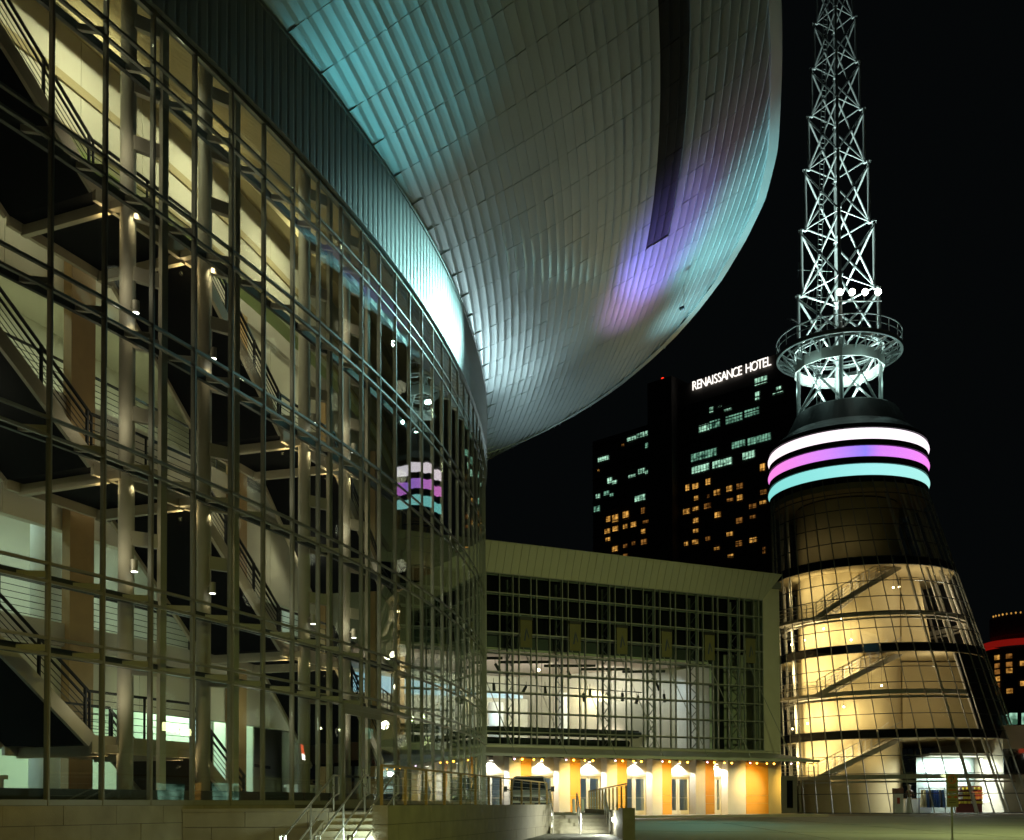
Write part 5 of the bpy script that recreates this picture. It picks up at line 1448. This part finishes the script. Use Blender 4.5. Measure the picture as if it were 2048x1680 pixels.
# step lamps
lamp = thing('step_lamp', (3.95, 43.0, 0.95), 'glaring small lamp set in the cheek wall of the plaza steps', 'step lamp')
MB().tube((3.968, 43.0, 1.0), (3.93, 43.0, 1.0), 0.11, 14).build('lamp_housing', M['lampcan'], lamp)
MB().tube((3.928, 43.0, 1.0), (3.915, 43.0, 1.0), 0.085, 14).build('lamp_glow', E['steplamp'], lamp)
spot('step_lamp_beam', (3.88, 43.0, 1.0), (2.2, 43.4, 0.45), 420, (0.95, 1.0, 0.84), 150, 0.7, 0.06)
point('step_lamp_spill', (3.72, 42.7, 0.95), 60, (0.95, 1.0, 0.84), 0.05)
lamp2 = thing('step_lamp', tuple(Q(-0.1, -0.04, 0.7)), 'small lamp low in the long stone wall lighting the near steps', 'step lamp')
MB().tube(Q(0.02, 0.0, 0.82), Q(0.02, -0.03, 0.82), 0.06, 12).build('lamp_glow', E['steplamp'], lamp2)
MB().tube(Q(0.02, -0.03, 0.82), Q(0.02, -0.036, 0.82), 0.075, 12).build('lamp_rim', M['lampcan'], lamp2)
point('near_step_light', Q(0.02, -0.22, 0.84), 70, (0.78, 1.0, 0.80), 0.1)
point('terrace_light', Vector((-5.9, 23.4, 0.9)), 16, (0.75, 1.0, 0.80), 0.2)
# unseen cyan spot added on the plaza to tint the roof underside
spot('cyan_wash_helper', (6.0, 55.0, 1.4), A(9.3, 1.6, 24.4), 2800, (0.22, 0.95, 1.0), 15, 0.9, 0.2)
spot('soffit_fill_light', W(4.0, 2.0, 16.7), A(23.5, 5.4, 25.6), 4200, (0.74, 0.97, 1.0), 56, 1.0, 0.6)  # added, unseen: general fill for the roof underside
spot('soffit_fill_light', W(9.0, 3.0, 16.7), A(38.5, 4.6, 25.4), 1500, (0.74, 0.97, 1.0), 84, 1.0, 0.6)  # added fill for the far tip of the overhang
spot('van_fill_light', (3.2, 43.5, 6.5), (0.9, 57.0, 1.8), 1500, (0.92, 1.0, 0.72), 40, 0.9, 0.2)  # added spot without a post, lighting the van front
spot('road_flood_light', (10.5, 60.0, 9.0), (9.0, 54.5, 0.6), 1300, (0.30, 1.0, 0.80), 70, 0.9, 0.2)
# bollards
for (x, y), lb in (((3.15, 56.0), 'short white bollard in front of the ochre panels'), ((3.75, 58.8), 'short white bollard behind the picket railing')):
    b = thing('bollard', (x, y, 1.15), lb, 'bollard', 'bollards on the plaza')
    MB().tube((x, y, 1.15), (x, y, 1.80), 0.085, 14).build('post', M['white'], b)
    MB().lathe((x, y, 0), [(0.086, 1.80), (0.07, 1.85), (0.03, 1.88), (0.001, 1.885)], 14).build('cap', M['white'], b)
# ------------------------------------------------------------------ van
van = thing('parked_van', (0.9, 57.0, 1.15), 'silver van with dark grille parked on the plaza behind the cable railing', 'van')
VX, VY, VZ = 0.9, 56.6, 1.15
def vsec(y, zb, zbelt, ztop, wl, wb, wt):
    return [(VX - wl, VY + y, VZ + zb), (VX + wl, VY + y, VZ + zb), (VX + wb, VY + y, VZ + zbelt), (VX + wt, VY + y, VZ + ztop - .06), (VX + wt - .1, VY + y, VZ + ztop), (VX - wt + .1, VY + y, VZ + ztop), (VX - wt, VY + y, VZ + ztop - .06), (VX - wb, VY + y, VZ + zbelt)]
secs = [vsec(0.10, .42, .70, .92, .86, .90, .84), vsec(0.28, .34, .75, 1.02, .95, .97, .90), vsec(0.95, .30, .95, 1.16, .98, 1.0, .93), vsec(1.02, .30, 1.02, 1.19, .98, 1.0, .92), vsec(1.62, .30, 1.10, 1.90, .98, 1.0, .80), vsec(2.0, .30, 1.10, 1.96, .98, 1.0, .82), vsec(4.9, .30, 1.10, 1.94, .98, 1.0, .82), vsec(5.2, .36, 1.10, 1.80, .95, .97, .80)]
vs = [p for s_ in secs for p in s_]; fs = []
for j in range(len(secs) - 1):
    for q in range(8): fs.append((j * 8 + q, j * 8 + (q + 1) % 8, j * 8 + 8 + (q + 1) % 8, j * 8 + 8 + q))
fs += [tuple(range(8))[::-1], tuple(range(len(vs) - 8, len(vs)))]
body = MB().add(vs, fs).build('body', M['carpaint'], van)
bv = body.modifiers.new('soft_edges', 'BEVEL'); bv.width = 0.05; bv.segments = 2
def vq(*pts): return [(VX + x, VY + y, VZ + z) for x, y, z in pts]
MB().hexa(vq((-.86, 1.03, 1.215), (.86, 1.03, 1.215), (.74, 1.58, 1.86), (-.74, 1.58, 1.86)), vq((-.86, 1.00, 1.225), (.86, 1.00, 1.225), (.74, 1.55, 1.87), (-.74, 1.55, 1.87))).build('windscreen', M['carglass'], van)
for sx in (-1, 1):
    MB().hexa(vq((sx * 1.0, 1.75, 1.14), (sx * 1.0, 4.6, 1.14), (sx * .845, 4.5, 1.80), (sx * .845, 1.95, 1.80)), vq((sx * 1.02, 1.75, 1.15), (sx * 1.02, 4.6, 1.15), (sx * .865, 4.5, 1.81), (sx * .865, 1.95, 1.81))).build('side_window', M['carglass'], van)
    h = MB().hexa(vq((sx * .88, .10, .66), (sx * .56, .07, .66), (sx * .56, .07, .86), (sx * .88, .12, .86)), vq((sx * .88, .06, .66), (sx * .56, .03, .66), (sx * .56, .03, .86), (sx * .88, .08, .86))).build('headlight', M['chrome'], van)
    MB().bar((VX + sx * 1.0, VY + 1.35, VZ + 1.2), (VX + sx * 1.22, VY + 1.3, VZ + 1.25), 0.06).build('mirror_arm', M['black'], van)
    MB().box((VX + sx * 1.24, VY + 1.28, VZ + 1.12), 0.18, 0.10, 0.28).build('mirror', M['black'], van)
    for y in (1.0, 4.1):
        wv = MB().tube((VX + sx * .78, VY + y, VZ + .35), (VX + sx * .99, VY + y, VZ + .35), 0.35, 20).build('wheel', M['rubber'], van)
        MB().tube((VX + sx * .985, VY + y, VZ + .35), (VX + sx * 1.0, VY + y, VZ + .35), 0.2, 14).build('rim', M['chrome'], wv)
MB().hexa(vq((-.54, .075, .60), (.54, .075, .60), (.54, .075, .86), (-.54, .075, .86)), vq((-.54, .04, .60), (.54, .04, .60), (.54, .04, .86), (-.54, .04, .86))).build('grille', M['black'], van)
for z in (.66, .73, .80): MB().bar((VX - .52, VY + .03, VZ + z), (VX + .52, VY + .03, VZ + z), 0.02).build('grille_bar', M['chrome'], van)
MB().box((VX, VY + 0.05, VZ + .36), 1.84, 0.16, 0.18).build('bumper', M['black'], van)
MB().box((VX, VY - 0.04, VZ + .40), 0.5, 0.02, 0.13).build('number_plate', M['signwhite'], van)
# ------------------------------------------------------------------ no-parking sign on its post
sx, sy = 10.28, 25.7
sgn = thing('parking_sign', (sx, sy, 0.05), 'pale no parking sign on a thin metal post at lower right', 'sign')
MB().bar((sx, sy + .03, -0.1), (sx, sy + .03, 2.26), 0.055, 0.03).build('post', M['alu'], sgn)
yaw = 0.20
cs, sn = math.cos(yaw), math.sin(yaw)
def sp(x, z, o=0.0): return Vector((sx + x * cs + o * sn, sy + x * sn - o * cs, z))
def plate(x0, x1, z0, z1, o0, o1): return MB().hexa([sp(x0, z0, o0), sp(x1, z0, o0), sp(x1, z1, o0), sp(x0, z1, o0)], [sp(x0, z0, o1), sp(x1, z0, o1), sp(x1, z1, o1), sp(x0, z1, o1)])
p1 = plate(-.152, .152, 1.83, 2.28, 0.0, .006).build('sign_plate', M['signwhite'], sgn)
p2 = plate(-.152, .152, 1.50, 1.81, 0.0, .006).build('sign_plate', M['signwhite'], sgn)
mb = MB()
N = 28
for j in range(N):
    a0, a1 = 2 * math.pi * j / N, 2 * math.pi * (j + 1) / N
    def rp(r_, a, o): return sp(r_ * math.cos(a), 2.15 + r_ * math.sin(a), o)
    mb.hexa([rp(.085, a0, .0065), rp(.105, a0, .0065), rp(.105, a1, .0065), rp(.085, a1, .0065)], [rp(.085, a0, .009), rp(.105, a0, .009), rp(.105, a1, .009), rp(.085, a1, .009)])
mb.build('red_ring', M['red'], p1)
me = textmesh('P', 0.19, 0.001); me.materials.append(M['blackp'])
o = bpy.data.objects.new('letter', me); COL.objects.link(o); o.parent = p1
mx_ = Matrix((Vector((cs, sn, 0)), UP, Vector((sn, -cs, 0)))).transposed().to_4x4()
o.matrix_local = Matrix.Translation(sp(0, 2.085, .0085) - ORG[p1]) @ mx_
MB().bar(sp(-.066, 2.216, .012), sp(.066, 2.084, .012), .004, .016, (0, 0, 1)).build('red_slash', M['red'], p1)
plate(-.09, .09, 1.885, 1.905, .0065, .009).build('print_line', M['red'], p1)
plate(-.10, .10, 1.945, 1.96, .0065, .009).build('print_line', M['blackp'], p1)
plate(-.07, .07, 1.98, 1.993, .0065, .009).build('print_line', M['blackp'], p1)
for sg in (-1, 1):
    tip, b0, b1 = sp(sg * .135, 1.735, .0065), sp(sg * .08, 1.768, .0065), sp(sg * .08, 1.702, .0065)
    mb = MB(); nv = Vector((sn, -cs, 0)) * .003
    mb.add([tip, b0, b1, tip + nv, b0 + nv, b1 + nv], [(0, 1, 2), (5, 4, 3), (0, 3, 4, 1), (1, 4, 5, 2), (2, 5, 3, 0)])
    mb.build('arrow', M['red'], p2)
    plate(min(sg * .03, sg * .08), max(sg * .03, sg * .08), 1.722, 1.748, .0065, .009).build('arrow', M['red'], p2)
plate(-.09, .09, 1.655, 1.667, .0065, .009).build('print_line', M['blackp'], p2)
plate(-.09, .09, 1.60, 1.612, .0065, .009).build('print_line', M['blackp'], p2)
# ------------------------------------------------------------------ across the road, mirrored in the curved glass
ps = thing('roadside_sign', (50.2, 82.0, 0.8), 'red lit sign panel on a pole across the road, mirrored in the hall glass', 'sign')
MB().tube((50.2, 82.0, 0.5), (50.2, 82.0, 6.2), 0.12, 10).build('pole', M['alu_dark'], ps)
MB().box((50.2, 82.0, 6.4), 2.6, 0.3, 0.8, 0.75).build('red_panel', emit('red_sign_panel_glow', (1.0, 0.10, 0.03), 3.0), ps)
MB().box((50.2, 82.0, 5.9), 1.6, 0.3, 0.4, 0.75).build('white_panel', E['white'], ps)
kiosk = thing('roadside_shop', (58.5, 66.0, 0.8), 'low shop across the road with a glowing sign, mirrored in the hall glass', 'shop')
MB().box((63, 66, 0.5), 8, 26, 5.6).build('wall', M['conc'], kiosk)
MB().box((63, 66, 6.1), 8.6, 26.6, 0.4).build('roof', M['roof'], kiosk)
MB().box((58.6, 60.4, 8.2), 0.4, 2.2, 0.8, -0.5).box((58.6, 62.0, 8.0), 0.4, 1.2, 0.6, -0.5).build('roof_sign', emit('yellow_sign_glow', (1.0, 1.0, 0.45), 9.0), kiosk)
MB().box((58.7, 60.9, 6.5), 0.2, 0.2, 1.8).build('sign_leg', M['alu_dark'], kiosk)
for y in (56.5, 60.5, 64.5, 68.5, 72.5): MB().box((58.95, y, 1.4), 0.1, 2.4, 2.4).build('shop_window', E['office'] if y != 64.5 else E['room'], kiosk)
MB().box((50.9, 80.4, 2.0), 1.9, 0.3, 0.9, 0.75).build('lit_panel', emit('orange_sign_glow', (1.0, 0.35, 0.06), 3.5), ps)
sl = thing('street_lamp', (38.4, 76.6, 0.8), 'twin headed street lamp across the road, mirrored in the hall glass', 'street lamp')
MB().tube((38.4, 76.6, 0.7), (38.4, 76.6, 8.3), 0.10, 10).build('post', M['alu_dark'], sl)
for dx in (-1, 1):
    MB().bar((38.4, 76.6, 8.25), (38.4 + dx * 0.9, 76.6 - dx * 0.9, 8.3), 0.07).build('arm', M['alu_dark'], sl)
    MB().box((38.4 + dx * 0.75, 76.6 - dx * 0.75, 8.05), 0.9, 0.4, 0.16, -0.785).build('lamp_head', emit('street_lamp_glow', (1.0, 1.0, 0.55), 14.0) if dx < 0 else bpy.data.materials['street_lamp_glow'], sl)
